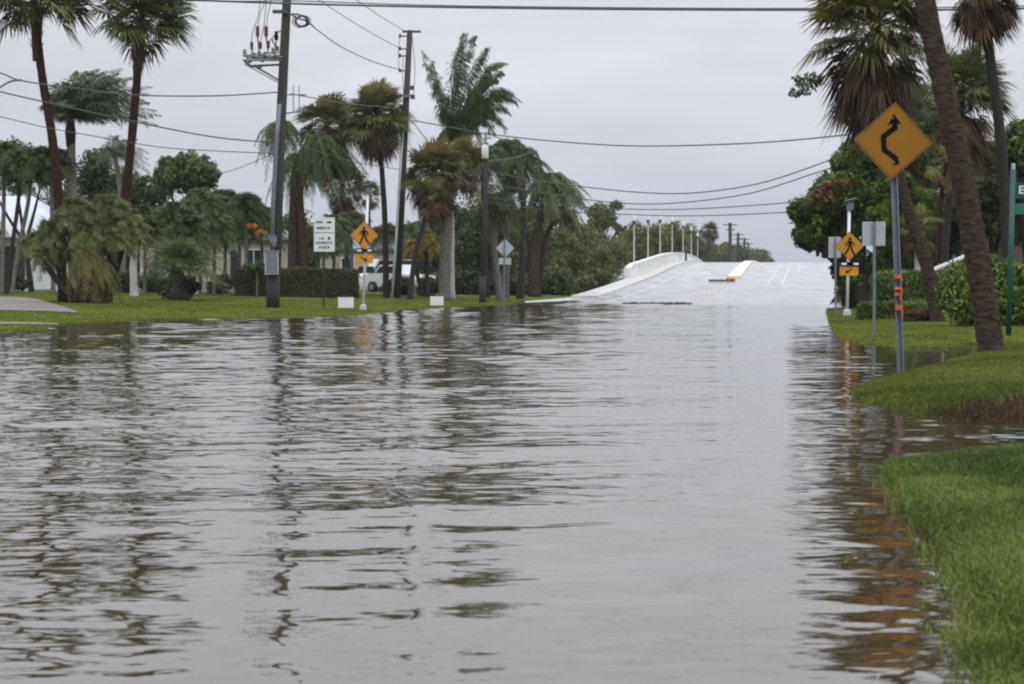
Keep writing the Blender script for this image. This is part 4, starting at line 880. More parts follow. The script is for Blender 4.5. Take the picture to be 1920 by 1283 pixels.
cable('cable sloping down rightwards below the first one to the big pole', [(-80, 150), (0, 172), (100, 195), (250, 228), (400, 257), (518, 268)], 80, 86, .026)
cable('third cable from the left border, passing just above the dark trees', [(-80, 205), (0, 219), (80, 238), (180, 256), (300, 276), (400, 283), (514, 288)], 84, 86.5, .018)
cable('faint cable rising rightwards above the round dark tree', [(395, 330), (440, 318), (510, 290)], 100, 86.6, .016)
cable('cable from the grey coil down to the second pole', [(590, 53), (640, 88), (700, 116), (757, 133)], 86, 118, .022)
cable('thin cable from the top border to the middle side arm of the second pole', [(560, -22), (597, 0), (650, 34), (700, 64), (752, 92)], 80, 118, .018)
cable('thin cable from the top border to the top of the second pole', [(620, -30), (668, 0), (715, 32), (757, 57)], 80, 118, .018)
cable('cable from the side arm of the big pole to the second pole', [(545, 176), (600, 186), (660, 196), (752, 203)], 86, 118, .022)
cable('lower cable between the two utility poles', [(530, 262), (600, 285), (670, 305), (750, 318)], 86, 118, .018)
cable('highest of the cables running right from the second pole across the road', [(775, 226), (850, 240), (920, 252), (1050, 266), (1200, 274), (1400, 269), (1570, 255), (1680, 240)], 118, 92, .03)
cable('sagging cable between the wide arching palm and the right hand trees', [(912, 320), (1000, 338), (1090, 350), (1200, 361), (1300, 362), (1420, 345), (1530, 310), (1600, 280)], 112, 96, .026)
cable('second sagging cable just below, ending in the right hand trees', [(912, 345), (1040, 365), (1140, 379), (1250, 382), (1400, 364), (1525, 326), (1600, 300)], 112, 96, .024)
cable('low cable above the bridge lamps', [(912, 370), (1050, 385), (1165, 392), (1300, 392), (1480, 380), (1600, 365)], 113, 96, .022)
cable('lowest cable above the bridge lamps', [(912, 380), (1050, 396), (1165, 402), (1300, 405), (1480, 398), (1600, 388)], 113, 96, .022)
cable('cable rising from the second pole to the street pole over the olive fan palm', [(757, 372), (800, 376), (860, 362), (911, 340)], 118, 112, .02)
cable('cable from the street pole up into the palm grove', [(911, 303), (960, 297), (1005, 284)], 112, 126, .022)
cable('stay wire running steeply down from the second pole to the right', [(773, 228), (800, 262), (832, 300)], 118, 120, .022)
cable('short dark cable joining at the splice by the left border', [(-40, 190), (0, 164), (20, 153), (40, 150)], 79, 80.6, .035)

# ------------------------------------------------------------------ signs
X_ = np.array([1., 0, 0]); Z_ = np.array([0, 0, 1.])
def diamond(r, c, half, m_face, m_edge, roll=0, yaw=0, name='sign_face', symbol=None, th=.012, inset=.045):
    ax = np.array([math.cos(yaw), math.sin(yaw), 0]); a2 = ax * math.cos(roll) + Z_ * math.sin(roll); b2 = -ax * math.sin(roll) + Z_ * math.cos(roll)
    n = np.cross(a2, b2)
    def rd(h, q):    # diamond with clipped corners
        o = []
        for k in range(4):
            u = np.array([math.cos(k * PI / 2), math.sin(k * PI / 2)]); v = np.array([-u[1], u[0]])
            o += [tuple(u * (h - q) - v * q), tuple(u * (h - q * .35)), tuple(u * (h - q) + v * q)]
        return o
    g = Geo(); g.prism(rd(half, .035), c, a2, b2, th); f0 = g.obj(name, m_edge, r); ORG[f0.name] = ORG[r.name]
    g = Geo(); g.prism(rd(half - inset, .03), np.asarray(c) + n * .004, a2, b2, .004); f1 = g.obj('face_panel', m_face, f0)
    if symbol:
        g = Geo()
        for P in symbol: g.prism(P, np.asarray(c) + n * .009, a2, b2, .004)
        g.obj('symbol', 'black', f0)
    return n, a2, b2
def polyline_strokes(P, w):
    out = []
    P = [np.array(p, float) for p in P]
    # mitred ribbon outline
    L_, R_ = [], []
    for i in range(len(P)):
        d0 = (P[i] - P[i - 1]) if i else (P[1] - P[0]); d1 = (P[i + 1] - P[i]) if i < len(P) - 1 else (P[-1] - P[-2])
        d0 = d0 / np.linalg.norm(d0); d1 = d1 / np.linalg.norm(d1); t = d0 + d1; t /= np.linalg.norm(t); n = np.array([-t[1], t[0]]); k = w / 2 / max(.5, np.dot(n, [-d0[1], d0[0]]))
        L_.append(P[i] + n * k); R_.append(P[i] - n * k)
    return [tuple(p) for p in R_] + [tuple(p) for p in L_[::-1]]
def circ(c, r_, n=14, sx=1): return [(c[0] + sx * r_ * math.cos(2 * PI * k / n), c[1] + r_ * math.sin(2 * PI * k / n)) for k in range(n)]
# near winding road sign
Yn = 30.7; s = FPX / Yn
b0 = B(1691, Yn); c0 = at(1674.5, 265, Yn)
r = thing('winding_road_sign', 'big amber diamond sign with a black winding arrow standing in the flood water', 'road sign', (b0[0], b0[1], -.1))
post = Geo(); tp = at(1672, 205, Yn + .05); bt = at(1691.5, 715, Yn); bt = np.array([bt[0], bt[1] + .05, -.25])
dd = nrm(tp - bt); pa = nrm(np.cross([0, 1, 0], dd)) 
post.prism([(-.048, -.018), (-.028, -.018), (-.02, .022), (.02, .022), (.028, -.018), (.048, -.018), (.048, -.008), (.036, -.008), (.028, .032), (-.028, .032), (-.036, -.008), (-.048, -.008)],
           bt, -pa, np.array([0, 1., 0]), np.linalg.norm(tp - bt)) 
po = post.obj('post', 'galv', r)
roll = R(-3.2)
ctr = lambda px, py: ((px - 1674.5) / s, (265 - py) / s)
def unroll(p): x, y = p; return (x * math.cos(-roll) - y * math.sin(-roll), x * math.sin(-roll) + y * math.cos(-roll))
arrow = polyline_strokes([unroll(ctr(*p)) for p in ((1681.5, 309), (1679.5, 297), (1658, 281), (1656.5, 256), (1678, 240), (1677, 228))], .072)
head = [unroll(ctr(*p)) for p in ((1675.5, 214), (1690, 234), (1680, 231), (1677, 230), (1673, 231), (1664, 236))]
diamond(r, c0, .535, 'amber_deep', 'amber_edge', roll, R(-4), symbol=[arrow, head], inset=.05)
g = Geo(); n_ = np.array([0, -1., 0])
for py in (222, 305): q = at(1674 + (py - 222) * .03, py, Yn - .02); g.tube([q, q + n_ * .02], .012, 8)
g.obj('bolt', 'galv', r)
for i, (py, h, tw) in enumerate(((519, 4, 0), (541, 2.5, .3), (552, 3, 1.2), (577, 5, -.5))):
    g = Geo(); q = at(1671 + (py - 188) * .0375, py, Yn - .0); w_ = .055
    g.tube([q + [0, 0, -h / s], q + [0, 0, h / s]], [w_, w_ * .9], 8, tint=.5, wob=.15)
    g.tube([q + [.03, -.05, 0], q + [.04 * math.cos(tw), -.06, -.05 - .01 * i], q + [.045, -.05, -.09 - .02 * i]], [.008, .012, .005], 5)
    solo('flagging_tape', g, 'ribbon', ('uppermost orange tape wound around the post of the winding road sign', 'second orange tape from the top on the post of the winding road sign', 'third orange tape from the top on the post of the winding road sign', 'lowest orange tape with a hanging end on the post of the winding road sign')[i], 'tape', q, 'orange tapes on the near sign post')
# pedestrian symbol (unit height about 1)
def ped(h, mirror=1):
    S = [circ((0.02, .40), .085), [(-.10, .30), (.12, .30), (.13, .02), (-.07, .02)], polyline_strokes([(-.07, .27), (-.21, .10), (-.16, -.02)], .075), polyline_strokes([(.10, .27), (.22, .12), (.28, .02)], .07),
         polyline_strokes([(-.01, .06), (-.09, -.20), (-.24, -.44), (-.30, -.44)], .105), polyline_strokes([(.07, .06), (.12, -.20), (.24, -.45), (.30, -.42)], .10)]
    return [[(x * h * mirror, y * h) for x, y in P][::mirror] for P in S]
def arrow_sym(h, m=1):
    S = [polyline_strokes([(.55, .32), (-.25, -.18)], .2), [(-.62, -.42), (-.02, -.40), (-.42, .22)]]
    return [[(x * h * m, y * h) for x, y in P][::m] for P in S]
def ped_sign(label, Y, top, base, cx_, cy_, half, bar_y, plq, mirror, yaw=0, lamp='solar_panel', zb=None):
    s = FPX / Y; b_ = B(base[0], Y) ; r = thing('pedestrian_crossing_sign', label, 'road sign', b_, 'pedestrian crossing signs on both sides of the road')
    t = at(top[0], top[1], Y + .08); g = Geo(); g.tube([b_ + [0, .08, 0], t], .052, 12); g.obj('post', 'white', r, True)
    g = Geo(); g.tube([b_ - [0, -.08, .1], b_ + [0, .08, .18], b_ + [0, .08, .22]], [.15, .13, .08], 10); g.obj('base', 'concrete', r)
    g = Geo(); g.box(t + [0, 0, .16], (.36, .5, .035), (1, 0, .22), (0, 1, -.35)); g.box(t + [.02, 0, .02], (.2, .22, .26)); g.obj(lamp, 'galv', r)
    diamond(r, at(cx_, cy_, Y), half / s, 'amber', 'amber_edge', 0, yaw, symbol=ped(half / s * 1.22, mirror), inset=.025)
    c_ = at(cx_ + .5, bar_y, Y - .02); g = Geo(); g.box(c_, (.62, .06, .13)); lb = g.obj('light_bar', 'black', r); ORG[lb.name] = ORG[r.name]
    for q in (-.2, .2): g = Geo(); g.box(c_ + [q, -.04, 0], (.17, .02, .07)); g.obj('beacon', 'lamp_glass', lb)
    c_ = at(plq[0], plq[1], Y); g = Geo(); g.box(c_ + [0, .01, 0], (plq[2] / s, .012, plq[3] / s)); pq = g.obj('arrow_plaque', 'orange_y', r); ORG[pq.name] = ORG[r.name]
    g = Geo()
    for P in arrow_sym(plq[3] / s * .62, mirror): g.prism(P, c_ + [0, -.002, 0], X_, Z_, .004)
    g.obj('arrow', 'black', pq); return r
ped_sign('yellow pedestrian crossing sign on a white post left of the road, beside the pickup', 88., (690, 358), (680.5, 575), 683, 441.5, 27, 470, (682, 485.5, 35, 17), -1, R(8))
ped_sign('yellow pedestrian crossing sign on a white post at the right road edge', 76., (1592.5, 388), (1589, 596), 1593, 461.5, 27.5, 495, (1592, 508, 35, 18), 1, R(-5))
# left white text sign
Yt = 90.; b0 = B(607, Yt); r = thing('guide_sign', 'white rectangular sign with black lines of text and an arrow above the dark hedge', 'road sign', b0); s = FPX / Yt
g = Geo(); g.tube([b0 - [0, -.05, .1], at(607, 412, Yt + .05)], .035, 8); g.obj('post', 'bark', r)
c0 = at(608, 440, Yt); g = Geo(); g.box(c0, (39 / s, .014, 64 / s)); f = g.obj('sign_face', 'white', r); ORG[f.name] = ORG[r.name]
g = Geo(); rg = np.random.default_rng(4)
def textline(g, x0, x1, y, h, Y, w=.62, gap=.35):
    """rows of small upright letter-like strokes"""
    s = FPX / Y; x = x0; H = h / s
    while x < x1:
        cw = h * w; k = rg.integers(0, 4); c = at(x + cw / 2, y, Y - .012)
        g.box(c - [cw / 2 / s * .8, 0, 0], (.2 * H, .004, H)); 
        if k != 1: g.box(c + [cw / 2 / s * .8, -.001, 0], (.2 * H, .004, H * (1 if k else .6)))
        if k != 2: g.box(c + [0, -.002, H * .4], (cw / s * .8, .004, .2 * H))
        if k in (0, 3): g.box(c + [0, -.003, -.02 * H], (cw / s * .8, .004, .18 * H))
        x += cw * (1 + gap)
for x0, x1, y, h in ((592, 606, 417, 4.2), (594, 620, 428, 4.6), (598, 606, 447.5, 4), (592, 622, 455.5, 4.6), (598, 618, 464.5, 5)): textline(g, x0, x1, y, h, Yt)
for y in (436.5,): g.box(at(608, y, Yt - .012), (36 / s, .004, .9 / s))
g.prism([( -.11, -.025), (.0, -.025), (.0, -.06), (.11, 0), (.0, .06), (.0, .025), (-.11, .025)], at(617.5, 417, Yt - .014), X_, Z_, .004)
g.box(at(617, 447, Yt - .012), (.09, .004, .1))
g.obj('lettering', 'black', f)
# back of diamond sign by the grove, white backs at right
def back_sign(label, px, base_Y, Y, post_top, face, shape, post_m='galv', plaque=None):
    b_ = B(px, base_Y); r = thing('sign_seen_from_behind', label, 'road sign', b_); s = FPX / Y
    g = Geo(); g.tube([b_ - [0, 0, .1], at(post_top[0], post_top[1], Y)], .034, 8); g.box(at((px + post_top[0]) / 2, face[1], Y - .036), (.05, .03, .5)); g.obj('post', post_m, r)
    if shape == 'd': diamond(r, at(face[0], face[1], Y + .05), face[2] / s, 'sign_back', 'galv', 0, .1, inset=.02)
    else: g = Geo(); g.box(at(face[0], face[1], Y + .06), (face[2] / s, .012, face[3] / s)); g.obj('sign_face', 'sign_back', r)
    if plaque: g = Geo(); g.box(at(plaque[0], plaque[1], Y + .05), (plaque[2] / s, .012, plaque[3] / s)); g.obj('plaque', 'sign_back', r)
    return r
back_sign('grey diamond sign seen from behind with a small plate below, by the palm grove', 945, 104., 104., (946, 448), (947, 465.5, 18), 'd', plaque=(947, 490, 23, 12))
back_sign('pale square sign seen from behind on a grey post at the right bank', 1639, 50., 50., (1639.5, 416), (1638.5, 438.5, 43, 45), 'r')
back_sign('dull grey sign seen from behind, partly covered by the right pedestrian sign', 1567, 80., 80., (1566, 446), (1565, 464, 23, 39), 'r')
# white yard boards
for i, (px, py, w_, h_, lab) in enumerate(((648.5, 560, 29, 20, 'white board low on the lawn left of the pedestrian sign'), (819, 554, 25, 17, 'white board low on the lawn right of the second utility pole'))):
    Yd = (88., 100.)[i]; b_ = B(px, Yd); s = FPX / Yd; r = thing('yard_sign', lab, 'sign', b_, 'white boards on the lawn')
    zc = b_[2] + .06 + h_ / s / 2; g = Geo(); g.box((b_[0], Yd, zc), (w_ / s, .04, h_ / s)); g.obj('panel', 'white', r)
    for q in (-.4, .4): g = Geo(); g.box((b_[0] + q * w_ / s, Yd + .05, b_[2] + .15), (.04, .04, .6)); g.obj('stake', 'galv', r)
    if i == 0: g = Geo(); rg = np.random.default_rng(9); textline(g, 640, 656, py - 5, 3, Yd - .03); g.obj('lettering', 'ink_grey', r)
# street name sign, right edge
Yg = 47.; b_ = B(1891, Yg); s = FPX / Yg; r = thing('street_name_sign', 'dark green street name sign on a green post at the right border', 'street sign', b_)
g = Geo(); g.tube([b_ - [0, 0, .1], at(1900, 318, Yg)], .055, 12); g.obj('post', 'green_post', r, True)
g = Geo(); g.box(at(1900, 312, Yg), (.07, .07, .12)); g.obj('cap', 'sign_back', r)
c_ = at(1942, 357, Yg - .01); g = Geo(); g.box(c_, (78 / s, .012, 31 / s)); f = g.obj('name_blade', 'green_sign', r); ORG[f.name] = ORG[r.name]
g = Geo()
def glyphE(g, px, py, h, Y): 
    H = h / FPX * Y; c = at(px, py, Y - .02); g.box(c, (.17 * H, .004, H))
    for k in (-.415, 0, .415): g.box(c + [.3 * H, -.001, k * H], (.44 * H, .004, .17 * H))
glyphE(g, 1912, 356, 15, Yg)
g.obj('lettering', 'white', f)
c_ = at(1940, 392, Yg - .01); g = Geo(); g.box(c_, (74 / s, .012, 20 / s)); f2 = g.obj('number_blade', 'teal_sign', r)

# ------------------------------------------------------------------ right bank
fan_palm('fan_palm', 'thick leaning brown palm trunk on the right bank beside the water', gpth(1861, 38.5, [(1845, 560), (1822, 430), (1797, 290), (1768, 160), (1742, 40), (1722, -60), (1700, -150), (1685, -330)]),
         .225, .145, 2.0, 26, 0, 1.0, 'fan', 'bark', seed=80, boots=0)
fan_palm('fan_palm', 'leaning palm with a big ragged crown and long brown skirt behind the winding road sign', gpth(1760, 62, [(1738, 500), (1702, 390), (1672, 280), (1655, 190), (1648, 110), (1640, 45)]),
         .19, .15, 2.05, 70, 90, 3.2, 'fan_warm', 'bark', seed=81, wind=(.0, 0, -.08), deadtint=.28, lo=-.45, nseg=20)
fan_palm('fan_palm', 'slender dark palm at the right border with a brown crown at the top', gpth(1893, 60, [(1888, 440), (1876, 260), (1862, 150), (1848, 38), (1842, -62)]),
         .155, .12, 1.55, 40, 46, 1.6, 'fan_warm', 'bark_dark', seed=82, deadtint=.3, lo=-.3)
fan_palm('fan_palm', 'green fan palm with brown skirt between the thick leaning trunk and slender dark palm', gpth(1768, 84, [(1772, 450), (1785, 330), (1800, 220), (1803, 165)]),
         .17, .13, 1.9, 80, 60, 3.2, 'fan', 'bark_dark', seed=83, nseg=20, deadtint=.4, lo=-.5)
fan_palm('fan_palm', 'fan palm hidden behind the amber sign, its crown above the sign', gpth(1715, 90, [(1712, 430), (1705, 320), (1700, 235)]), .17, .13, 1.9, 46, 34, 2.6, 'fan', 'bark_dark', seed=84)
fan_palm('fan_palm', 'ragged fan palm left of the amber sign above the dark leafy tree', gpth(1655, 96, [(1650, 430), (1645, 330), (1640, 268)]), .17, .13, 1.5, 34, 20, 1.6, 'fan_warm', 'bark_dark', seed=85)
broad_tree('leafy_tree', 'large dark leafy tree with reddish patches reaching over the right road edge', B(1625, 90), [E(1525, 395, 90, 50, 34), E(1515, 440, 90, 32, 30), E(1570, 360, 90, 50, 45), E(1560, 440, 91, 52, 50), E(1600, 320, 92, 45, 50), E(1625, 400, 91, 60, 60),
           E(1592, 505, 91, 32, 50), E(1605, 545, 93, 36, 35), E(1650, 520, 93, 45, 55)], 40000, .12, 'leaf', seed=86, tr=.3, tint=.42, clump=.3, dense=1.2,
           extra=([E(1540, 368, 88.5, 26, 12), E(1585, 345, 88.5, 22, 12), E(1552, 350, 89, 14, 10)], 500, 'leaf_red', 'reddish_leaves'))
broad_tree('leafy_tree', 'bright green leafy tree around the post of the amber sign', B(1700, 88), [E(1680, 345, 87, 36, 26), E(1720, 390, 88, 45, 45), E(1665, 420, 88, 40, 50), E(1735, 330, 90, 40, 40), E(1700, 470, 89, 50, 35)], 16000, .12, 'leaf', seed=87, tr=.2, tint=.5)
broad_tree('leafy_tree', 'leafy tree behind the thick leaning trunk', B(1800, 92), [E(1790, 400, 92, 45, 50), E(1840, 380, 94, 45, 50), E(1770, 460, 93, 40, 35)], 12000, .12, 'leaf_dark', seed=88, tr=.2, tint=.45)
broad_tree('leafy_tree', 'green leafy tree at the right border behind the street name sign', B(1925, 92), [E(1905, 270, 92, 40, 50), E(1950, 300, 92, 60, 70), E(1905, 350, 93, 40, 45), E(1960, 420, 93, 60, 60)], 15000, .12, 'leaf', seed=89, tr=.25, tint=.42)
for i, (px, Yd, E_, mt, lab) in enumerate(((1655, 97, [(1655, 350, 50, 60), (1610, 290, 32, 45), (1640, 235, 30, 40)], 'leaf', 'leafy tree directly left of the amber sign'), (1750, 98, [(1750, 300, 55, 60), (1720, 250, 40, 40), (1780, 420, 50, 60)], 'leaf_dark', 'leafy tree between the amber sign and the thick leaning trunk'),
        (1860, 99, [(1850, 320, 50, 60), (1880, 400, 50, 50)], 'leaf_dark', 'leafy tree between the thick leaning trunk and the slender dark palm'))):
    broad_tree('leafy_tree', lab, B(px, Yd), [E(a, b_, Yd, c, d) for a, b_, c, d in E_], 13000, .12, mt, seed=120 + i, tr=.2, tint=.5, clump=.28, dense=1.3)
# twig with leaves reaching in from the right hand tree
r = thing('leafy_branch', 'lone leafy twig reaching left into the sky below the big ragged palm crown', 'branch', at(1600, 140, 64.)); Yb = 64.
g = Geo(); g.tube(spline(pth([(1648, 150), (1600, 134), (1562, 137), (1535, 148), (1505, 165), (1488, 180)], Yb), 5), [.03 - .0009 * k for k in range(26)], 5)
for a, c_ in (((1535, 148), (1520, 138)), ((1520, 156), (1530, 172)), ((1505, 165), (1500, 150)), ((1528, 150), (1540, 162))): g.tube([at(*a, Yb), at(*c_, Yb)], .012, 4)
g.obj('twig', 'bark', r); g = Geo(); rg = np.random.default_rng(21); leaf_cloud(g, [E(1507, 158, Yb, 30, 26), E(1495, 172, Yb, 18, 15), E(1525, 148, Yb, 22, 17)], 420, .05, rg, .55, .28, .5, aspect=.8); g.obj('leaves', 'grey_feather', r)
# hedges and bushes
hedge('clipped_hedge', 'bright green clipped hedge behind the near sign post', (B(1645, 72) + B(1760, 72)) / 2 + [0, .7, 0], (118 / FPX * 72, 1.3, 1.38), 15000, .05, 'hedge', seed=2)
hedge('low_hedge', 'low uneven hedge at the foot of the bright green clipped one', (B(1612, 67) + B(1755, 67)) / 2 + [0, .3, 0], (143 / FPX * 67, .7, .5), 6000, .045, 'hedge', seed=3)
Yh = 56.
r = thing('round_bush', 'big bright green bush behind the thick leaning trunk and the green post', 'shrub', B(1850, Yh)); g = Geo(); rg = np.random.default_rng(31)
leaf_cloud(g, [E(1800, 545, Yh, 42, 62), E(1850, 540, Yh + .3, 50, 66), E(1905, 545, Yh, 50, 62), E(1960, 545, Yh, 50, 62), E(1820, 575, Yh - .5, 45, 40), E(1890, 580, Yh - .4, 50, 38)], 26000, .062, rg, .5, .3, 1.6); g.obj('foliage', 'hedge', r)
g = Geo()
for px in (1800, 1830, 1855, 1885, 1920): o = B(px, Yh + .2); g.tube([o, o + [.1, 0, .5], o + [-.05, 0, 1.2]], [.06, .05, .03], 6)
g.obj('stems', 'bark_dark', r)
g = Geo(); leaf_cloud(g, [(B(1722, 63) + [0, 0, .12], (.75, .5, .2)), (B(1745, 62.5) + [0, 0, .16], (.4, .4, .24))], 1500, .06, rng, .5); r = solo('brush_pile', g, 'straw', 'pile of brown cut palm debris at the foot of the low hedge', 'debris pile', B(1722, 63))
# house on the right
hR, z0, ze = house('brown_house', 'brown stuccoed house half hidden behind the right hand trees and bush', 1815, 2150, 100, 590, 420, 350, 'wall_brown', 'roof_grey', 10, .6)
panel(hR, 'window', 'glass', 1842, 1862, 440, 470, 100, .04, 'white')
g = Geo(); g.box(at(1782, 492, 78), (1.5, .8, .07), (1, 0, .42)); g.box(at(1800, 520, 78), (.09, .09, 1.3)); g.box(at(1768, 540, 78), (.09, .09, 1.6)); 
c2 = thing('garden_canopy', 'small sloping white canopy roof glimpsed left of the thick leaning trunk', 'canopy', B(1784, 78)); g.obj('frame', 'dirty_white', c2)
# dark thin trunks in the right thicket
for i, (bx, mx_, tx, ty, Yd, mt, lab) in enumerate(((1748, 1758, 1775, 300, 82, 'bark_red', 'thin reddish palm trunk leaning right behind the amber sign'), (1722, 1719, 1716, 420, 80, 'bark_pale', 'short pale trunk above the clipped hedge'))):
    fan_palm('fan_palm', lab, gpth(bx, Yd, [(mx_, 430 if i == 0 else 480), (tx, ty)]), .1, .085, 1.0, 14, 18, .8, 'fan_warm', mt, seed=90 + i)
# fallen twigs and litter on the mound
g = Geo(); rg = np.random.default_rng(41)
for k in range(14):
    px, py = rg.uniform(1700, 1915), rg.uniform(690, 790); o = G(px, max(py, 690)); a = rg.uniform(0, PI); l = rg.uniform(.05, .22); d = np.array([math.cos(a), math.sin(a), 0]) * l
    g.tube([o + [0, 0, .02], o + d * .5 + [0, 0, .035], o + d + [0, 0, .015]], [.004, .005, .002], 5, tint=.5)
o_ = struct('twig_litter', g, 'straw', kind='stuff')
g = Geo(); o = G(1912, 803); g.box(o + [0, 0, .03], (.1, .05, .035), (1, .3, 0)); solo('litter', g, 'white', 'small white piece of litter in the puddle at the right border', 'litter', o)
# wrack line of debris where the road meets the flood
g = Geo(); rg = np.random.default_rng(42)
for (x0, x1, py, n_) in ((1166, 1292, 567, 80), (1020, 1080, 566, 26)):
    for k in range(n_):
        px = rg.uniform(x0, x1); Yd = float(np.interp(py, [546, 566, 567], [138, 116, 112])) + rg.normal(0, .9); x = (px - CX) / FPX * Yd; z = max(float(deck_s(Yd)) if py < 566 or x0 > 1100 else tz(x, Yd), 0) + .02
        l = rg.uniform(.1, .45); a = rg.normal(0, .4); d = np.array([math.cos(a), math.sin(a), 0]) * l
        g.tube([(x, Yd, z), (x + d[0], Yd + d[1], z + rg.uniform(0, .06))], rg.uniform(.012, .032), 4, tint=.5)
struct('debris_line', g, 'debris', kind='stuff')

# ------------------------------------------------------------------ grass
def blades(X, Y, h, w, rg, tlo=0.1, thi=.95, lean=.5, zmin=-1):
    Z = terrain(X, Y); ok = Z > zmin; X, Y, Z = X[ok], Y[ok], Z[ok]; n = len(X)
    h = (h[ok] if hasattr(h, '__len__') else h) * rg.uniform(.55, 1.3, n); a = rg.uniform(0, 2 * PI, n); fa = rg.uniform(0, PI, n)
    L_ = rg.uniform(.1, 1, n) * lean; dx, dy = np.cos(a) * L_, np.sin(a) * L_; bx, by = np.cos(fa) * w, np.sin(fa) * w
    p = np.stack([X, Y, Z - .01], 1); o = np.stack([bx, by, 0 * bx], 1); m = p + np.stack([dx * h * .35, dy * h * .35, h * .6], 1); t = p + np.stack([dx * h * 1.1, dy * h * 1.1, h * (1.02 - .25 * L_)], 1)
    V = np.stack([p - o, p + o, m + o * .8, m - o * .8, t], 1).reshape(-1, 3); i = np.arange(n)[:, None] * 5
    g = Geo(); tt = np.clip(rg.uniform(tlo, thi, n) ** 1.2 * .85 + .12 + .45 * lump(X, Y, 3) + .5 * lump(X, Y, .7), 0, 1); g.add(V, i + np.array([[0, 1, 2, 3]]), np.repeat(tt, 5)); g.F.append(i + np.array([[3, 2, 4]])); return g
def in_pix(X, Y, poly_sd): return poly_sd
rg = np.random.default_rng(51)
def scatter(poly, x0, x1, y0, y1, n, lo=0.0, vis=.245):
    Y = y0 + (y1 - y0) * rg.uniform(0, 1, n); X = rg.uniform(x0, x1, n); ok = (X / Y < vis) & (X / Y > -vis); X, Y = X[ok], Y[ok]; s_ = sdist(poly, X, Y); k = s_ > lo; return X[k], Y[k], s_[k]
X, Y, s_ = scatter(NEAR, 1.2, 4.8, 6.2, 18.2, 560000, -.22, .28)
keep = rg.uniform(0, 1, len(X)) < np.clip((s_ + .16 + .16 * lump(X, Y, 5) + .12 * lump(X, Y, 11)) / .38, .01, 1) ** 1.3 * np.interp(Y, [6, 12, 18], [.8, .7, .5]); X, Y, s_ = X[keep], Y[keep], s_[keep]
h = np.interp(s_, [-.2, .1, .6], [.085, .075, .062]) * (1 + .5 * lump(X, Y, 2))
g = blades(X, Y, h, .0028, rg, lean=1.1); struct('near_grass', g, 'grass_blade', kind='stuff')
q_ = rg.uniform(0, 1, len(X)) < .05; g = blades(X[q_], Y[q_] + .01, h[q_] * .9, .0026, rg, lean=1.9); struct('dry_grass', g, 'straw', kind='stuff')
X, Y, s_ = scatter(MOUND, 3.0, 12, 19.5, 42, 420000, -.12, .26)
dirt = poly_px([(1725, 774), (1800, 768), (2100, 764), (2300, 790), (1850, 800), (1730, 796)]); keep = (sdist(dirt, X, Y) < rg.uniform(-.3, .25, len(X)) + .25 * lump(X, Y, 4) + .6 * (rg.uniform(0, 1, len(X)) < .06)); X, Y = X[keep], Y[keep]
g = blades(X, Y, .07, .006, rg, lean=.8); struct('mound_grass', g, 'mound_blade', kind='stuff')
X, Y, s_ = scatter(MOUND, 3.0, 12, 19.5, 28, 60000, -.15, .26); keep = sdist(dirt, X, Y) > rg.uniform(-.6, .1, len(X)); X, Y = X[keep], Y[keep]
g = blades(X, Y, .06, .006, rg, lean=2.2); struct('withered_plants', g, 'straw', kind='stuff')
X, Y, s_ = scatter(RIGHT, 6, 24, 42, 96, 420000, -.02); keep = rg.uniform(0, 1, len(X)) < np.interp(Y, [42, 96], [1, .35]); X, Y = X[keep], Y[keep]
g = blades(X, Y, .055, .010, rg, lean=.8, zmin=.0); struct('right_lawn_grass', g, 'turf_blade', kind='stuff')
X, Y, s_ = scatter(LEFT, -26, 10, 53, 128, 420000, -.02)
keep = np.ones(len(X), bool)
for up, lo_ in (([(-120, 555), (0, 557), (62, 561), (110, 574)], [(-120, 581), (0, 583), (75, 585), (150, 588)]),):
    P = [tuple(G(*p)[:2]) for p in up] + [tuple(G(*p)[:2]) for p in lo_[::-1]]; keep &= sdist(P, X, Y) < .05
X, Y = X[keep], Y[keep]; keep = (X < vline(-14.3, Y)) | (Y < 112); X, Y = X[keep], Y[keep]
g = blades(X, Y, .05, .014, rg, lean=.9, zmin=.0); struct('left_lawn_grass', g, 'turf_blade', kind='stuff')

# thin damp air
g = Geo(); g.box((0, 1650, 19), (11400, 3460, 41)); hz = g.obj('haze', 'white'); hz['kind'] = 'stuff'
hm = bpy.data.materials.new('damp_air'); hm.use_nodes = True; hn = hm.node_tree; hn.nodes.clear(); ho = hn.nodes.new('ShaderNodeOutputMaterial'); hv = hn.nodes.new('ShaderNodeVolumePrincipled')
hv.inputs['Color'].default_value = (.93, .95, 1, 1); hv.inputs['Density'].default_value = .00014; hv.inputs['Anisotropy'].default_value = .2; hn.links.new(hv.outputs[0], ho.inputs['Volume'])
hz.data.materials.clear(); hz.data.materials.append(hm)

# ------------------------------------------------------------------ sky, light, camera
w = bpy.data.worlds.new('World'); scene.world = w; w.use_nodes = True; nt = w.node_tree; N = nt.nodes; L = nt.links
bg = N['Background']; tc = N.new('ShaderNodeTexCoord'); sp = N.new('ShaderNodeSeparateXYZ'); L.new(tc.outputs['Generated'], sp.inputs[0])
cr = N.new('ShaderNodeValToRGB'); L.new(sp.outputs['Z'], cr.inputs[0]); e = cr.color_ramp.elements
e[0].position = 0; e[0].color = (.235, .25, .295, 1); e[1].position = 1; e[1].color = (.88, .93, 1.03, 1)
for p, c in ((.022, (.266, .280, .318)), (.06, (.328, .340, .372)), (.12, (.386, .390, .415)), (.30, (.535, .55, .60))): k = e.new(p); k.color = lin(c)
sky = N.new('ShaderNodeTexSky'); sky.sky_type = 'NISHITA'; sky.sun_disc = False; SE, SR = R(52), R(200); sky.sun_elevation = SE; sky.sun_rotation = SR
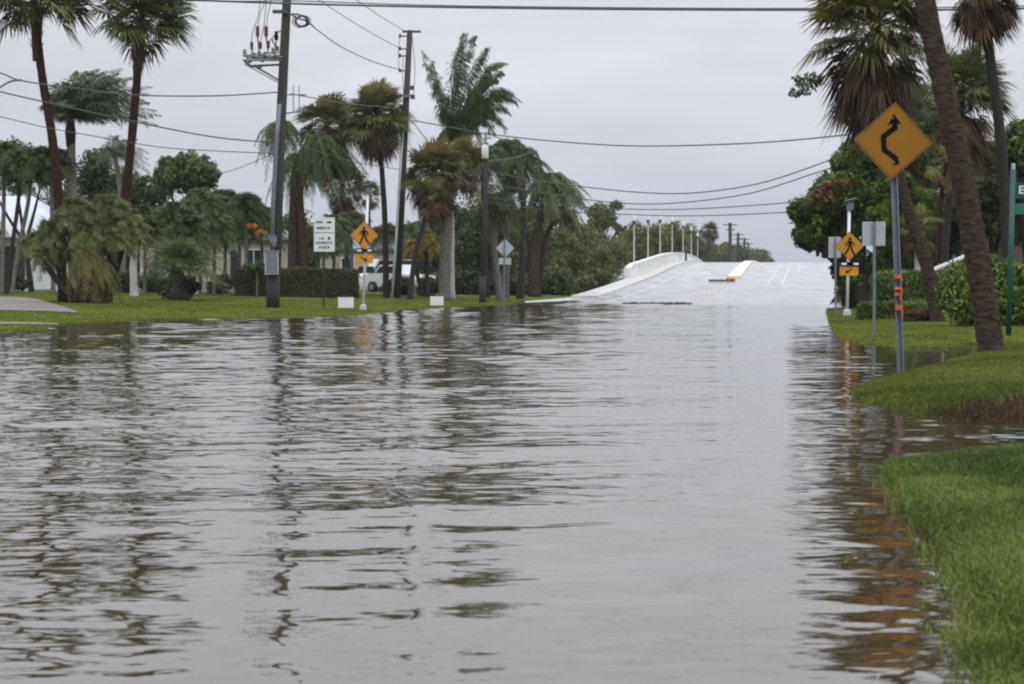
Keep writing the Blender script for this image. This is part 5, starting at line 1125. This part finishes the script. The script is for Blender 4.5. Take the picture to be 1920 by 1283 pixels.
ad = N.new('ShaderNodeVectorMath'); ad.operation = 'ADD'; ad.inputs[1].default_value = (0, 0, .12); L.new(tc.outputs['Generated'], ad.inputs[0])
dv = N.new('ShaderNodeVectorMath'); dv.operation = 'SCALE'; L.new(tc.outputs['Generated'], dv.inputs[0])
iv = N.new('ShaderNodeMath'); iv.operation = 'DIVIDE'; iv.inputs[0].default_value = 1; sa = N.new('ShaderNodeMath'); sa.operation = 'ADD'; sa.inputs[1].default_value = .14; L.new(sp.outputs['Z'], sa.inputs[0]); L.new(sa.outputs[0], iv.inputs[1]); L.new(iv.outputs[0], dv.inputs['Scale'])
no = N.new('ShaderNodeTexNoise'); no.inputs['Scale'].default_value = 1.1; no.inputs['Detail'].default_value = 4; L.new(dv.outputs[0], no.inputs['Vector'])
mr = N.new('ShaderNodeMapRange'); mr.inputs['From Min'].default_value = .3; mr.inputs['From Max'].default_value = .7; mr.inputs['To Min'].default_value = .90; mr.inputs['To Max'].default_value = 1.09; L.new(no.outputs['Fac'], mr.inputs['Value'])
sc = N.new('ShaderNodeVectorMath'); sc.operation = 'SCALE'; L.new(cr.outputs[0], sc.inputs[0]); L.new(mr.outputs[0], sc.inputs['Scale'])
s2 = N.new('ShaderNodeVectorMath'); s2.operation = 'SCALE'; s2.inputs['Scale'].default_value = 20.0; L.new(sc.outputs[0], s2.inputs[0])
mx = N.new('ShaderNodeMix'); mx.data_type = 'RGBA'; mx.inputs[0].default_value = .04; L.new(s2.outputs[0], mx.inputs[6]); L.new(sky.outputs[0], mx.inputs[7])
L.new(mx.outputs[2], bg.inputs['Color']); bg.inputs['Strength'].default_value = .10
sun = bpy.data.lights.new('sun', 'SUN'); sun.energy = .9; sun.angle = R(40); sun.color = (1, .97, .93); so = bpy.data.objects.new('sun', sun); C.objects.link(so)
so.rotation_euler = (PI / 2 - SE, 0, PI - SR + PI) if False else (R(38), 0, R(20))
so['kind'] = 'structure'
cam = bpy.data.cameras.new('camera'); co = bpy.data.objects.new('camera', cam); C.objects.link(co); scene.camera = co
cam.sensor_width = 36; cam.lens = 36 * FPX / 1920; cam.clip_end = 6000; cam.clip_start = .1
co.location = (0, 0, CAMH); co.rotation_euler = (PI / 2 - PITCH, 0, 0)
cam.dof.use_dof = True; cam.dof.focus_distance = 33; cam.dof.aperture_fstop = 7
scene.render.engine = 'CYCLES'; scene.cycles.filter_width = 2.1
scene.cycles.max_bounces = 6; scene.cycles.diffuse_bounces = 3; scene.cycles.glossy_bounces = 3; scene.cycles.transmission_bounces = 3
scene.view_settings.view_transform = 'Standard'; scene.view_settings.look = 'None'; scene.view_settings.exposure = 0; scene.view_settings.gamma = 1
for o in scene.objects:
    if o.get('label') and not 4 <= len(o['label'].split()) <= 16: print('LONG', len(o['label'].split()), o['label'])
print('faces', sum(len(o.data.polygons) for o in scene.objects if o.type == 'MESH'))
